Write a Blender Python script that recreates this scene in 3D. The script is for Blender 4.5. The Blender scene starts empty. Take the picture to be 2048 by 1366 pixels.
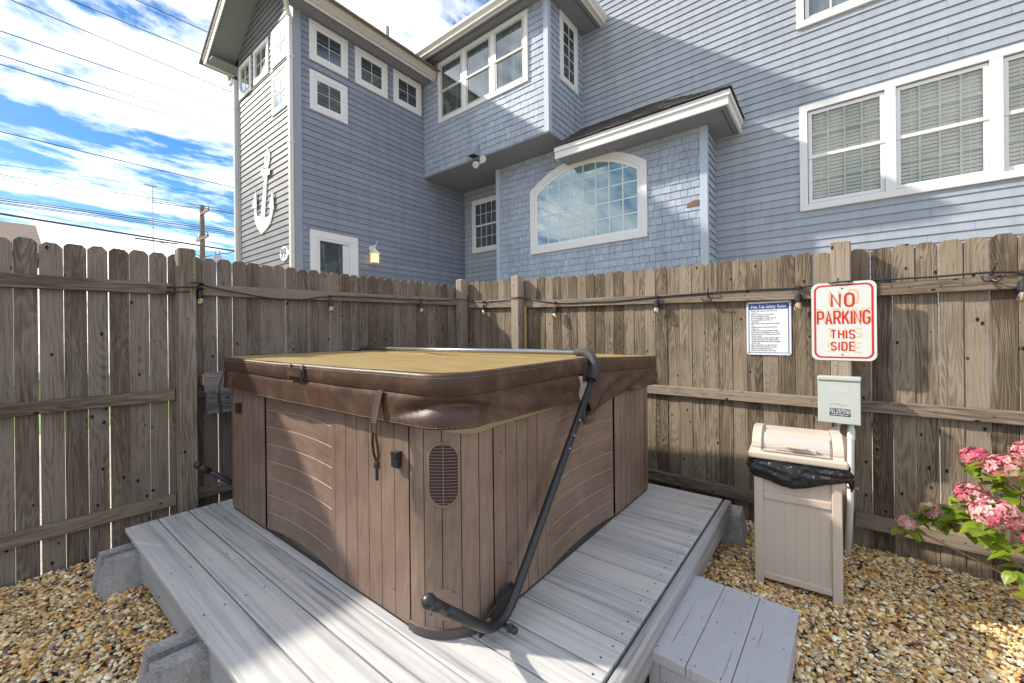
import bpy, math, random
import numpy as np
from mathutils import Vector, Matrix, Quaternion, noise as mnoise
R=math.radians
random.seed(7); rng=np.random.default_rng(7)
scene=bpy.context.scene
col=scene.collection
# ---------------------------------------------------------------- camera
CAMZ=1.30
cam_d=bpy.data.cameras.new("camera"); cam=bpy.data.objects.new("camera",cam_d); col.objects.link(cam)
cam_d.sensor_width=36; cam_d.lens=819.0/2048*36
cam_d.shift_y=-(683-671.5)/2048; cam_d.clip_end=2000; cam_d.clip_start=.02
cam.rotation_mode='QUATERNION'
cam.location=(0,0,CAMZ)
cam.rotation_quaternion=(Matrix.Rotation(R(38.0),4,'Z')@Matrix.Rotation(R(90),4,'X')@Matrix.Rotation(R(-0.6),4,'Z')).to_quaternion()
scene.camera=cam
scene.render.resolution_x=1024; scene.render.resolution_y=683
scene.view_settings.view_transform='Standard'; scene.view_settings.look='None'
scene.view_settings.gamma=1; scene.view_settings.exposure=1.12
try: scene.view_settings.use_curve_mapping=False
except Exception: pass
# ---------------------------------------------------------------- sun + sky
sdir=Vector((2.1,1.0,-1.70)).normalized()
sun_d=bpy.data.lights.new("sun",'SUN'); sun_d.energy=3.3; sun_d.angle=R(1.6); sun_d.color=(1,.93,.82)
sun=bpy.data.objects.new("sun",sun_d); col.objects.link(sun); sun.location=(-20,-10,20)
sun.rotation_mode='QUATERNION'; sun.rotation_quaternion=sdir.to_track_quat('-Z','Y')
W=bpy.data.worlds.new("World"); scene.world=W; W.use_nodes=True
nt=W.node_tree; N=nt.nodes; L=nt.links; N.clear()
def nd(t,**k):
    n=N.new(t)
    for a,b in k.items(): setattr(n,a,b)
    return n
sky=nd('ShaderNodeTexSky',sky_type='NISHITA',sun_disc=False,sun_elevation=math.asin(-sdir.z),
       sun_rotation=math.atan2(-sdir.x,-sdir.y)%(2*math.pi),altitude=0,air_density=1.0,dust_density=.3,ozone_density=2.5)
tc=nd('ShaderNodeTexCoord'); sep=nd('ShaderNodeSeparateXYZ'); L.new(tc.outputs['Generated'],sep.inputs[0])
mx=nd('ShaderNodeMath',operation='MAXIMUM'); L.new(sep.outputs['Z'],mx.inputs[0]); mx.inputs[1].default_value=0
ad=nd('ShaderNodeMath',operation='ADD'); L.new(mx.outputs[0],ad.inputs[0]); ad.inputs[1].default_value=.16
vd=nd('ShaderNodeVectorMath',operation='DIVIDE'); L.new(tc.outputs['Generated'],vd.inputs[0])
cb=nd('ShaderNodeCombineXYZ')
for i in range(3): L.new(ad.outputs[0],cb.inputs[i])
L.new(cb.outputs[0],vd.inputs[1])
mp=nd('ShaderNodeMapping'); L.new(vd.outputs[0],mp.inputs[0]); mp.inputs['Rotation'].default_value=(0,0,R(28)); mp.inputs['Scale'].default_value=(1.5,.75,0); mp.inputs['Location'].default_value=(2.35,.4,0)
n1=nd('ShaderNodeTexNoise'); n1.inputs['Scale'].default_value=1.5; n1.inputs['Detail'].default_value=9; n1.inputs['Roughness'].default_value=.6; n1.inputs['Distortion'].default_value=.35
L.new(mp.outputs[0],n1.inputs['Vector'])
n2=nd('ShaderNodeTexNoise'); n2.inputs['Scale'].default_value=7; n2.inputs['Detail'].default_value=7; n2.inputs['Roughness'].default_value=.65
L.new(mp.outputs[0],n2.inputs['Vector'])
mm=nd('ShaderNodeMath',operation='MULTIPLY_ADD'); L.new(n2.outputs['Fac'],mm.inputs[0]); mm.inputs[1].default_value=.30; L.new(n1.outputs['Fac'],mm.inputs[2])
rp=nd('ShaderNodeValToRGB'); rp.color_ramp.elements[0].position=.588; rp.color_ramp.elements[1].position=.75
rp.color_ramp.elements[0].color=(0,0,0,1); rp.color_ramp.elements[1].color=(1,1,1,1)
L.new(mm.outputs[0],rp.inputs[0])
# clouds: bright white, greyer in thick parts
crp=nd('ShaderNodeValToRGB'); crp.color_ramp.elements[0].position=.35; crp.color_ramp.elements[1].position=.75
crp.color_ramp.elements[0].color=(11.6,11.6,11.8,1); crp.color_ramp.elements[1].color=(7.6,8.1,9.0,1)
L.new(n2.outputs['Fac'],crp.inputs[0])
sat=nd('ShaderNodeHueSaturation'); sat.inputs['Saturation'].default_value=1.4; sat.inputs['Value'].default_value=.70; L.new(sky.outputs[0],sat.inputs['Color'])
mix=nd('ShaderNodeMixRGB'); L.new(rp.outputs[0],mix.inputs[0]); L.new(sat.outputs[0],mix.inputs[1]); L.new(crp.outputs[0],mix.inputs[2])
bg=nd('ShaderNodeBackground'); bg.inputs['Strength'].default_value=.10; L.new(mix.outputs[0],bg.inputs[0])
wo=nd('ShaderNodeOutputWorld'); L.new(bg.outputs[0],wo.inputs[0])
scene.cycles.max_bounces=8

# ---------------------------------------------------------------- mesh builder
class MB:
    def __init__(s): s.v=[];s.f=[];s.uv=[];s.r=[];s.m=[]
    def face(s,pts,uvs=None,rnd=0.,mi=0):
        b=len(s.v); s.v+= [tuple(p) for p in pts]; s.f.append(tuple(range(b,b+len(pts))))
        s.uv.append(uvs or [(p[0],p[2]) for p in pts]); s.r.append(rnd); s.m.append(mi)
    def box(s,lo,hi,M=None,grain=2,rnd=None,mi=0,off=None):
        """box lo..hi in local frame M; grain = local axis of the wood grain"""
        if rnd is None: rnd=random.random()
        if off is None: off=(random.random()*3,random.random()*7)
        x0,y0,z0=lo;x1,y1,z1=hi
        c=[(x0,y0,z0),(x1,y0,z0),(x1,y1,z0),(x0,y1,z0),(x0,y0,z1),(x1,y0,z1),(x1,y1,z1),(x0,y1,z1)]
        fs=[(0,3,2,1),(4,5,6,7),(0,1,5,4),(1,2,6,5),(2,3,7,6),(3,0,4,7)]
        b=len(s.v)
        s.v+=[tuple(M@Vector(p)) if M else p for p in c]
        ax=[2,2,1,0,1,0]
        for f,n in zip(fs,ax):
            s.f.append(tuple(b+i for i in f))
            oth=[a for a in range(3) if a!=n]
            if grain in oth: u=[a for a in oth if a!=grain][0];v=grain
            else: u,v=oth
            s.uv.append([(c[i][u]+off[0],c[i][v]+off[1]) for i in f]); s.r.append(rnd); s.m.append(mi)
    def prism(s,poly,w0,w1,M=None,rnd=None,mi=0,off=None):
        """polygon in local (x,z), thickness along local y"""
        if rnd is None: rnd=random.random()
        if off is None: off=(random.random()*3,random.random()*7)
        T=(lambda p:tuple(M@Vector(p))) if M else (lambda p:p)
        n=len(poly)
        A=[(x,w0,z) for x,z in poly];B=[(x,w1,z) for x,z in poly]
        uv=lambda P:[(p[0]+off[0],p[2]+off[1]) for p in P]
        b=len(s.v); s.v+=[T(p) for p in A]+[T(p) for p in B]
        s.f.append(tuple(range(b,b+n))); s.uv.append(uv(A)); s.f.append(tuple(range(b+2*n-1,b+n-1,-1))); s.uv.append(uv(B[::-1]))
        s.r+=[rnd,rnd]; s.m+=[mi,mi]
        for i in range(n):
            j=(i+1)%n
            s.f.append((b+i,b+n+i,b+n+j,b+j)); P=[A[i],B[i],B[j],A[j]]
            s.uv.append([(p[1]+p[0]+off[0],p[2]+off[1]) for p in P]); s.r.append(rnd); s.m.append(mi)
    def tube(s,pts,r,n=10,cap=True,rnd=0,mi=0,rr=None):
        pts=[Vector(p) for p in pts]; rings=[];nn=len(pts)
        up=None
        for i,p in enumerate(pts):
            t=(pts[min(i+1,nn-1)]-pts[max(i-1,0)]).normalized()
            if up is None:
                up=Vector((0,0,1)) if abs(t.z)<.9 else Vector((1,0,0))
            a=t.cross(up).normalized(); bb=a.cross(t).normalized(); up=bb
            q=rr[i] if rr else r
            b0=len(s.v)
            for k in range(n):
                an=2*math.pi*k/n; s.v.append(tuple(p+(a*math.cos(an)+bb*math.sin(an))*q))
            rings.append(b0)
        ln=0
        for i in range(nn-1):
            l2=ln+(pts[i+1]-pts[i]).length
            for k in range(n):
                k2=(k+1)%n
                s.f.append((rings[i]+k,rings[i]+k2,rings[i+1]+k2,rings[i+1]+k))
                s.uv.append([(k/n*.1,ln),((k+1)/n*.1,ln),((k+1)/n*.1,l2),(k/n*.1,l2)]); s.r.append(rnd); s.m.append(mi)
            ln=l2
        if cap:
            for b0,o in ((rings[0],1),(rings[-1],-1)):
                f=tuple(b0+k for k in range(n)); s.f.append(f[::-o] if o==1 else f); s.uv.append([(0,0)]*n); s.r.append(rnd); s.m.append(mi)
    def grid(s,P,uv=None,rnd=0,mi=0,closed=False):
        """P[i][j] rows of points"""
        b=len(s.v); nr=len(P); nc=len(P[0])
        for row in P: s.v+=[tuple(p) for p in row]
        for i in range(nr-1):
            for j in range(nc if closed else nc-1):
                j2=(j+1)%nc
                s.f.append((b+i*nc+j,b+i*nc+j2,b+(i+1)*nc+j2,b+(i+1)*nc+j))
                s.uv.append([uv(i,j),uv(i,j+1),uv(i+1,j+1),uv(i+1,j)] if uv else [(0,0)]*4); s.r.append(rnd); s.m.append(mi)
    def sphere(s,c,r,nu=12,nv=8,sc=(1,1,1),rnd=0,mi=0):
        P=[]
        for i in range(nv+1):
            th=math.pi*i/nv
            P.append([(c[0]+r*sc[0]*math.sin(th)*math.cos(2*math.pi*j/nu),c[1]+r*sc[1]*math.sin(th)*math.sin(2*math.pi*j/nu),c[2]+r*sc[2]*math.cos(th)) for j in range(nu)])
        s.grid(P,closed=True,rnd=rnd,mi=mi)
    def lathe(s,prof,c=(0,0,0),axis='z',n=20,rnd=0,mi=0,M=None):
        P=[]
        for r,h in prof:
            row=[]
            for j in range(n):
                a=2*math.pi*j/n; p=Vector((r*math.cos(a),r*math.sin(a),h))
                if M: p=M@p
                row.append(p+Vector(c))
            P.append(row)
        s.grid(P,closed=True,rnd=rnd,mi=mi)
    def build(s,name,mats,parent=None,smooth=False,bevel=0,seg=2,weld=False,auto=None):
        me=bpy.data.meshes.new(name); me.from_pydata(s.v,[],s.f)
        uvl=me.uv_layers.new(name='UVMap')
        flat=np.array([c for f in s.uv for uv in f for c in uv],dtype=np.float32)
        uvl.data.foreach_set('uv',flat)
        at=me.attributes.new('rnd','FLOAT','FACE'); at.data.foreach_set('value',np.array(s.r,dtype=np.float32))
        if not isinstance(mats,(list,tuple)): mats=[mats]
        for m in mats: me.materials.append(m)
        if len(mats)>1: me.polygons.foreach_set('material_index',np.array(s.m,dtype=np.int32))
        if smooth: me.polygons.foreach_set('use_smooth',np.ones(len(s.f),dtype=bool))
        me.update()
        o=bpy.data.objects.new(name,me); col.objects.link(o)
        if parent: o.parent=parent
        if bevel:
            b=o.modifiers.new('Bevel','BEVEL'); b.width=bevel; b.segments=seg; b.limit_method='ANGLE'; b.angle_limit=R(40)
        return o
def thing(name,label,cat,loc=(0,0,0),group=None):
    o=bpy.data.objects.new(name,None); col.objects.link(o); o.empty_display_size=.1
    o['label']=label;o['category']=cat
    if group:o['group']=group
    return o
def tag(o,label,cat,group=None,kind=None):
    if label:o['label']=label
    if cat:o['category']=cat
    if group:o['group']=group
    if kind:o['kind']=kind
    return o
def struct(o): o['kind']='structure'; return o
def frame(o,x,y=None,z=(0,0,1)):
    """matrix with local x,y,z axes at origin o"""
    x=Vector(x).normalized(); z=Vector(z).normalized(); y=Vector(y) if y is not None else z.cross(x)
    M=Matrix.Identity(4)
    for i in range(3): M[i][0]=x[i];M[i][1]=y[i];M[i][2]=z[i];M[i][3]=o[i]
    return M
# ---------------------------------------------------------------- materials
class NT:
    def __init__(s,name):
        s.m=bpy.data.materials.new(name); s.m.use_nodes=True; s.t=s.m.node_tree; s.N=s.t.nodes; s.L=s.t.links
        s.b=s.N['Principled BSDF']; s.out=s.N['Material Output']
    def n(s,t,**k):
        x=s.N.new(t)
        for a,b in k.items():
            if a.startswith('i_'):
                key=a[2:]; key=int(key) if key.isdigit() else key.replace('_',' ')
                x.inputs[key].default_value=b
            else: setattr(x,a,b)
        return x
    def l(s,a,b): s.L.new(a,b); return s
    def math(s,op,a,b=None,c=None):
        x=s.N.new('ShaderNodeMath'); x.operation=op
        for i,v in enumerate((a,b,c)):
            if v is None: continue
            if isinstance(v,(int,float)): x.inputs[i].default_value=v
            else: s.L.new(v,x.inputs[i])
        return x.outputs[0]
    def ramp(s,fac,stops):
        x=s.N.new('ShaderNodeValToRGB'); e=x.color_ramp.elements
        while len(e)<len(stops): e.new(.5)
        for i,(p,c) in enumerate(stops): e[i].position=p; e[i].color=(*c,1) if len(c)==3 else c
        s.L.new(fac,x.inputs[0]); return x.outputs[0]
    def mix(s,fac,a,b,mode='MIX'):
        x=s.N.new('ShaderNodeMixRGB'); x.blend_type=mode
        for i,v in enumerate((fac,a,b)):
            if isinstance(v,(int,float)): x.inputs[i].default_value=v
            elif isinstance(v,tuple): x.inputs[i].default_value=(*v,1) if len(v)==3 else v
            else: s.L.new(v,x.inputs[i])
        return x.outputs[0]
    def noise(s,vec,scale,detail=3,rough=.5,dist=0):
        x=s.n('ShaderNodeTexNoise',i_Scale=scale,i_Detail=detail,i_Roughness=rough,i_Distortion=dist)
        if vec: s.L.new(vec,x.inputs['Vector'])
        return x.outputs['Fac']
    def bump(s,h,strength=.3,dist=.01):
        x=s.n('ShaderNodeBump',i_Strength=strength,i_Distance=dist); s.L.new(h,x.inputs['Height']); s.L.new(x.outputs[0],s.b.inputs['Normal']); return x
    def attr(s,name,out='Fac'):
        x=s.N.new('ShaderNodeAttribute'); x.attribute_name=name; return x.outputs[out]
    def obj(s):
        x=s.N.new('ShaderNodeTexCoord'); return x.outputs['Object']
    def uvw(s,su,sv,rmul):
        """vector (u*su, v*sv, rnd*rmul)"""
        t=s.N.new('ShaderNodeUVMap'); sp=s.N.new('ShaderNodeSeparateXYZ'); s.L.new(t.outputs[0],sp.inputs[0])
        c=s.N.new('ShaderNodeCombineXYZ'); s.L.new(s.math('MULTIPLY',sp.outputs[0],su),c.inputs[0]); s.L.new(s.math('MULTIPLY',sp.outputs[1],sv),c.inputs[1])
        s.L.new(s.math('MULTIPLY',s.attr('rnd'),rmul),c.inputs[2]); return c.outputs[0]
    def set(s,**k):
        for a,v in k.items():
            key=a.replace('_',' ')
            if isinstance(v,tuple) and len(v)==3: v=(*v,1)
            if hasattr(v,'is_output') : s.L.new(v,s.b.inputs[key])
            else: s.b.inputs[key].default_value=v
        return s
def simple(name,c,rough=.5,metal=0,noise=0,nscale=20,bump=0,bscale=200,dirt=None,spec=.5):
    t=NT(name); t.set(Roughness=rough,Metallic=metal); t.b.inputs['Specular IOR Level'].default_value=spec
    if noise:
        f=t.noise(t.obj(),nscale,5,.6)
        cc=t.mix(f,tuple(x*(1-noise) for x in c),tuple(min(1,x*(1+noise)) for x in c))
        if dirt:
            g=t.ramp(t.noise(t.obj(),dirt[1],6,.7),[(dirt[2],(0,0,0)),(dirt[2]+.15,(1,1,1))])
            cc=t.mix(g,cc,dirt[0])
        t.set(Base_Color=cc)
    else: t.set(Base_Color=c)
    if bump: t.bump(t.noise(t.obj(),bscale,3,.6),bump,.004)
    return t.m
def wood(name,dark,mid,light,knots=True,contour=62,rnd_amt=.35,rough=.85,fine=.5,bump=.5,green=None,warm=None,kcol=(.02,.014,.01)):
    t=NT(name)
    va=t.uvw(7.,.75,41.)
    a=t.noise(va,1.0,2,.45,.3)
    lines=t.math('SINE',t.math('MULTIPLY',a,contour*3.1))
    lines=t.math('MULTIPLY_ADD',lines,.5,.5)
    lines=t.math('POWER',lines,1.3)
    fib0=t.noise(t.uvw(330.,5.,13.),1.0,3,.6); fib1=t.noise(t.uvw(115.,2.6,19.),1.0,4,.65); fib=t.math('MULTIPLY_ADD',fib0,.35,t.math('MULTIPLY',fib1,.95)); fib=t.math('SUBTRACT',fib,.14)
    blot=t.noise(t.uvw(9.,2.2,29.),1.0,4,.6)
    big=t.noise(t.uvw(2.6,.9,53.),1.0,3,.55)
    f=t.math('MULTIPLY_ADD',lines,.15,t.math('MULTIPLY',fib,fine+.30))
    f=t.math('MULTIPLY_ADD',blot,.45,f)
    f=t.math('MULTIPLY_ADD',big,.35,f)
    f=t.math('MULTIPLY_ADD',t.math('SUBTRACT',t.attr('rnd'),.5),rnd_amt,f)
    c=t.ramp(f,[(.50,dark),(.76,mid),(1.02,light)])
    if warm:
        w=t.ramp(t.noise(t.uvw(3.,1.2,91.),1.0,3,.5),[(.5,(0,0,0)),(.72,(1,1,1))]); c=t.mix(t.math('MULTIPLY',w,.55),c,warm)
    if green:
        w=t.ramp(t.noise(t.obj(),2.2,5,.65),[(.52,(0,0,0)),(.7,(1,1,1))]); c=t.mix(t.math('MULTIPLY',w,.4),c,green)
    if knots:
        vo=t.n('ShaderNodeTexVoronoi',voronoi_dimensions='3D',feature='F1',i_Scale=1.0); t.L.new(t.uvw(13.,8.,77.),vo.inputs['Vector'])
        ds=vo.outputs['Distance']
        kk=t.ramp(ds,[(.07,(1,1,1)),(.12,(0,0,0))])
        ring=t.ramp(ds,[(.1,(0,0,0)),(.13,(1,1,1)),(.26,(0,0,0))])
        c=t.mix(t.math('MULTIPLY',ring,.22),c,light)
        c=t.mix(kk,c,kcol)
    t.set(Base_Color=c,Roughness=rough); t.b.inputs['Specular IOR Level'].default_value=.2
    h=t.math('MULTIPLY_ADD',fib,.8,t.math('MULTIPLY',lines,.4))
    t.bump(h,bump,.0025)
    return t.m
M={}
M['picket']=wood('fence_wood_weathered',(.030,.022,.015),(.108,.081,.055),(.25,.20,.145),green=(.08,.072,.036),warm=(.10,.066,.038),rnd_amt=.30)
M['picketL']=wood('fence_wood_silvered',(0.052,0.037,0.028),(0.133,0.103,0.079),(0.237,0.194,0.157),warm=(0.111,0.072,0.047),rnd_amt=.24)
M['rail']=wood('fence_rail_wood',(0.053,0.039,0.028),(0.130,0.099,0.073),(0.243,0.195,0.145),contour=34,rnd_amt=.3)
M['post']=wood('fence_post_wood',(0.071,0.054,0.039),(0.167,0.131,0.097),(0.301,0.246,0.189),contour=34,rnd_amt=.25,knots=True)
M['oldboard']=wood('old_grey_board',(.06,.056,.058),(.145,.135,.138),(.26,.25,.255),contour=34)
M['freshwood']=wood('fresh_orange_wood',(.40,.22,.07),(.55,.33,.12),(.68,.45,.2),contour=10,knots=False)
M['deck']=None
def deck_mat(name,cd,cm,cl,rough=.55):
    t=NT(name)
    fib=t.noise(t.uvw(60.,1.1,13.),1.0,5,.62)
    blot=t.noise(t.uvw(16.,.9,29.),1.0,4,.6,.4)
    f=t.math('MULTIPLY_ADD',fib,.75,t.math('MULTIPLY',blot,.6))
    f=t.math('MULTIPLY_ADD',t.math('SUBTRACT',t.attr('rnd'),.5),.12,f)
    c=t.ramp(f,[(.43,cd),(.60,cm),(.76,cl)])
    dirt=t.ramp(t.noise(t.obj(),6,6,.7),[(.5,(0,0,0)),(.72,(1,1,1))]); c=t.mix(t.math('MULTIPLY',dirt,.22),c,(.36,.32,.27))
    t.set(Base_Color=c,Roughness=rough); t.b.inputs['Specular IOR Level'].default_value=.3
    t.bump(t.noise(t.uvw(400.,12.,5.),1.0,2,.5),.35,.0015)
    return t.m
M['deck']=deck_mat('composite_deck_board',(0.160,0.160,0.172),(0.392,0.388,0.384),(0.520,0.508,0.488))
M['fascia']=deck_mat('grey_fascia',(.24,.24,.25),(.33,.33,.34),(.40,.40,.40))
M['fasciaR']=deck_mat('composite_fascia',(0.135,0.126,0.126),(0.243,0.234,0.239),(0.360,0.360,0.369),.4)
def paint_wood():
    t=NT('grey_painted_step')
    cr=t.ramp(t.noise(t.uvw(150.,2.2,13.),1.0,3,.55),[(.28,(0,0,0)),(.355,(1,1,1))])
    bl=t.noise(t.obj(),7,4,.6)
    c=t.mix(bl,(.35,.355,.385),(.46,.46,.48)); dd=t.ramp(t.noise(t.obj(),16,6,.75),[(.55,(0,0,0)),(.7,(1,1,1))]); c=t.mix(t.math('MULTIPLY',dd,.35),c,(.30,.28,.27))
    c=t.mix(cr,(.22,.22,.25),c)
    ks=t.ramp(t.noise(t.obj(),55,2,.5),[(.72,(0,0,0)),(.76,(1,1,1))]); c=t.mix(ks,c,(.24,.19,.15))
    t.set(Base_Color=c,Roughness=.6); t.bump(cr,.4,.002); return t.m
M['step']=paint_wood()
def siding_mat(name,a,b,patch,pamt,bscale=25):
    t=NT(name)
    f=t.noise(t.obj(),1.6,5,.6); c=t.mix(f,a,b)
    f2=t.math('MULTIPLY_ADD',t.attr('rnd'),.16,.92)
    cb=t.n('ShaderNodeCombineXYZ'); 
    for i in range(3): t.L.new(f2,cb.inputs[i])
    c=t.mix(1.0,c,cb.outputs[0],'MULTIPLY')
    p=t.ramp(t.noise(t.obj(),bscale,6,.7),[(.52,(0,0,0)),(.75,(1,1,1))])
    c=t.mix(t.math('MULTIPLY',p,pamt),c,patch)
    mp=t.n('ShaderNodeMapping'); mp.inputs['Scale'].default_value=(7,7,.5); t.l(t.obj(),mp.inputs[0]); sk=t.ramp(t.noise(mp.outputs[0],1.,5,.65),[(.32,(.86,.86,.85)),(.55,(1,1,1))]); c=t.mix(1.0,c,sk,'MULTIPLY')
    t.set(Base_Color=c,Roughness=.55); t.b.inputs['Specular IOR Level'].default_value=.35
    t.bump(t.noise(t.uvw(6.,90.,3.),1.0,3,.6),.18,.002)
    return t.m
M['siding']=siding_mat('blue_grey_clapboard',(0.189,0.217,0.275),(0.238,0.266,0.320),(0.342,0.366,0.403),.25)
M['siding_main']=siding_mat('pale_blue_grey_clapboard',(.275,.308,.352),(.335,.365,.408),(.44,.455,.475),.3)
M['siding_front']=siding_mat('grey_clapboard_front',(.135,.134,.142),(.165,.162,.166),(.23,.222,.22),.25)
M['shingle']=siding_mat('blue_grey_shingle',(.27,.32,.40),(.35,.40,.475),(.54,.58,.63),.55,9)
M['baytrim']=simple('pale_blue_trim',(.37,.43,.51),.6,noise=.1)
M['worn']=simple('worn_pale_groove',(.46,.36,.29),.6)
M['lapedge']=simple('shadow_lap_edge',(.09,.10,.115),.9)  # shadow lines under clapboards and around shingles, painted as dark edge faces
M['soffit']=simple('grey_soffit',(.20,.205,.225),.7,noise=.08,nscale=3)
M['bluetrim']=simple('blue_grey_trim',(.25,.28,.335),.6,noise=.08)
M['white']=simple('white_trim',(.64,.635,.625),.45,noise=.05,nscale=8,dirt=((.55,.52,.46),9,.62))
M['vinylwhite']=simple('white_vinyl',(.66,.66,.66),.35)
M['gutter']=simple('white_gutter_metal',(.58,.56,.51),.35,noise=.06,nscale=5,dirt=((.5,.46,.38),4,.6))
M['grille']=simple('pale_window_grille',(.62,.72,.62),.5)
M['grillew']=simple('white_window_grille',(.55,.62,.60),.5)
M['sashtan']=simple('shaded_tan_sash',(.36,.31,.28),.5)
M['sashgrey']=simple('grey_sash',(.42,.41,.40),.5)
M['black_metal']=simple('black_powder_coat',(.018,.018,.020),.38,noise=.2,nscale=60,bump=.1,bscale=300)
M['foam']=simple('black_foam_sleeve',(.035,.036,.036),.75,bump=.3,bscale=500)
M['alu']=simple('brushed_aluminium',(0.372,0.378,0.384),.3,1.0)
M['rust']=simple('rusty_bolt',(.22,.09,.04),.8,noise=.4,nscale=90)
M['blackplastic']=simple('black_plastic',(.02,.02,.021),.4)
M['steel']=simple('dull_steel',(.30,.29,.29),.45,.8)
M['hook']=simple('dark_bronze_hook',(.10,.085,.08),.4,.7)
M['screw']=simple('screw_head',(.06,.055,.05),.5,.6)
M['roof']=simple('asphalt_shingle_roof',(.085,.075,.07),.9,noise=.5,nscale=40,bump=.5,bscale=120)
M['roofbrown']=simple('brown_shingle_roof',(.16,.115,.08),.9,noise=.4,nscale=6)
M['creamlamp']=simple('cream_enamel',(.78,.76,.66),.4)
M['signwhite']=simple('sign_sheet_metal',(0.535,0.558,0.520),.4,noise=.04,nscale=9)
M['red']=simple('sign_red',(.46,.012,.009),.45)
M['ghost']=simple('faded_orange_ghost',(.60,.40,.20),.5)
M['plastic_white']=simple('white_plastic_sheet',(.62,.63,.63),.3)
M['navy']=simple('sign_navy',(.012,.04,.22),.4)
M['ink']=simple('black_ink',(.02,.02,.02),.6)
M['maroon']=simple('maroon_paint',(.10,.02,.05),.6)
M['panelbox']=simple('pale_grey_enamel',(.42,.45,.41),.38,noise=.04,nscale=14)
M['tape']=simple('clear_tape',(.45,.47,.44),.3)
M['pvc']=simple('white_pvc',(.72,.71,.68),.4,noise=.05,dirt=((.4,.35,.28),12,.64))
M['bin']=simple('beige_resin',(.50,.42,.34),.42,noise=.05,nscale=5,bump=.12,bscale=150,dirt=((.42,.34,.27),7,.62))
M['concrete']=None
def concrete():
    t=NT('rough_concrete'); f=t.noise(t.obj(),85,5,.8); g=t.noise(t.obj(),8,4,.6)
    c=t.ramp(t.math('MULTIPLY_ADD',g,.5,t.math('MULTIPLY',f,.8)),[(.4,(.10,.095,.092)),(.60,(.36,.35,.34)),(.85,(.60,.585,.57))])
    t.set(Base_Color=c,Roughness=.95); t.b.inputs['Specular IOR Level'].default_value=.1
    t.bump(t.noise(t.obj(),230,4,.8),1.0,.006); return t.m
M['concrete']=concrete()
def bag():
    t=NT('black_bin_liner'); t.set(Base_Color=(.012,.012,.013),Roughness=.22)
    t.bump(t.noise(t.obj(),22,4,.6,1.2),.8,.02); return t.m
M['bag']=bag()
def leather(name,a,b,c3,rough,scuff):
    t=NT(name); f=t.noise(t.obj(),9,5,.65,.6); c=t.ramp(f,[(.3,a),(.55,b),(.75,c3)])
    v=t.n('ShaderNodeTexVoronoi',feature='DISTANCE_TO_EDGE',i_Scale=16.); 
    wv=t.n('ShaderNodeTexNoise',i_Scale=7.,i_Detail=4.); t.l(t.obj(),wv.inputs['Vector'])
    mxv=t.n('ShaderNodeMixRGB',i_Fac=.35); t.l(t.obj(),mxv.inputs[1]); t.l(wv.outputs['Color'],mxv.inputs[2]); t.l(mxv.outputs[0],v.inputs['Vector'])
    cr=t.ramp(v.outputs['Distance'],[(.0,(1,1,1)),(.018,(0,0,0))])
    c=t.mix(t.math('MULTIPLY',cr,scuff),c,c3)
    t.set(Base_Color=c,Roughness=rough); t.b.inputs['Specular IOR Level'].default_value=.4
    h=t.math('MULTIPLY_ADD',t.noise(t.obj(),420,3,.6),.35,t.noise(t.obj(),14,4,.6))
    t.bump(h,.30,.006); return t.m
M['vinyl']=leather('brown_marine_vinyl',(0.038,0.019,0.011),(0.066,0.034,0.020),(0.128,0.075,0.044),.43,.3)
def faded_top():
    t=NT('sun_faded_tan_vinyl')
    v=t.obj(); mp=t.n('ShaderNodeMapping'); mp.inputs['Scale'].default_value=(1.2,9,1); t.l(v,mp.inputs[0])
    f=t.noise(mp.outputs[0],4,6,.7); c=t.ramp(f,[(.3,(.19,.13,.042)),(.55,(.28,.195,.065)),(.8,(.37,.275,.11))])
    t.set(Base_Color=c,Roughness=.55); t.bump(t.noise(t.obj(),300,3,.6),.2,.003); return t.m
M['topvinyl']=faded_top()
M['beigefoam']=simple('beige_shell',(.34,.27,.17),.5)
def tubwood(name,horiz=False):
    t=NT(name)
    a=t.noise(t.uvw(9.,1.0,31.),1.0,3,.5,.3); li=t.math('MULTIPLY_ADD',t.math('SINE',t.math('MULTIPLY',a,70.)),.5,.5)
    fib=t.noise(t.uvw(260.,5.,13.),1.0,3,.6); bl=t.noise(t.obj(),3.2,5,.6)
    f=t.math('MULTIPLY_ADD',li,.09,t.math('MULTIPLY_ADD',fib,.18,t.math('MULTIPLY',bl,.80)))
    c=t.ramp(f,[(.32,(.125,.083,.060)),(.6,(.215,.150,.112)),(.88,(.33,.24,.18))])
    gr=t.ramp(t.noise(t.obj(),2.3,6,.7,1.0),[(.48,(0,0,0)),(.66,(1,1,1))]); c=t.mix(t.math('MULTIPLY',gr,.28),c,(.12,.082,.068))
    st=t.ramp(t.noise(t.uvw(30.,1.,3.),1.,4,.6),[(.5,(0,0,0)),(.8,(1,1,1))]); c=t.mix(t.math('MULTIPLY',st,.3),c,(.30,.17,.09))
    t.set(Base_Color=c,Roughness=.48); t.b.inputs['Specular IOR Level'].default_value=.35
    t.bump(t.math('MULTIPLY_ADD',fib,.6,t.math('MULTIPLY',li,.3)),.22,.0015); return t.m
M['tub']=tubwood('moulded_wood_grain_panel')
M['tubgrille']=simple('brown_louvre_plastic',(.17,.105,.085),.5)
M['tubdark']=simple('dark_brown_plastic',(.075,.055,.052),.5)
M['seam']=simple('dark_seam',(.04,.028,.022),.8)
M['thread']=simple('stitching_thread',(.34,.29,.22),.7)
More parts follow.
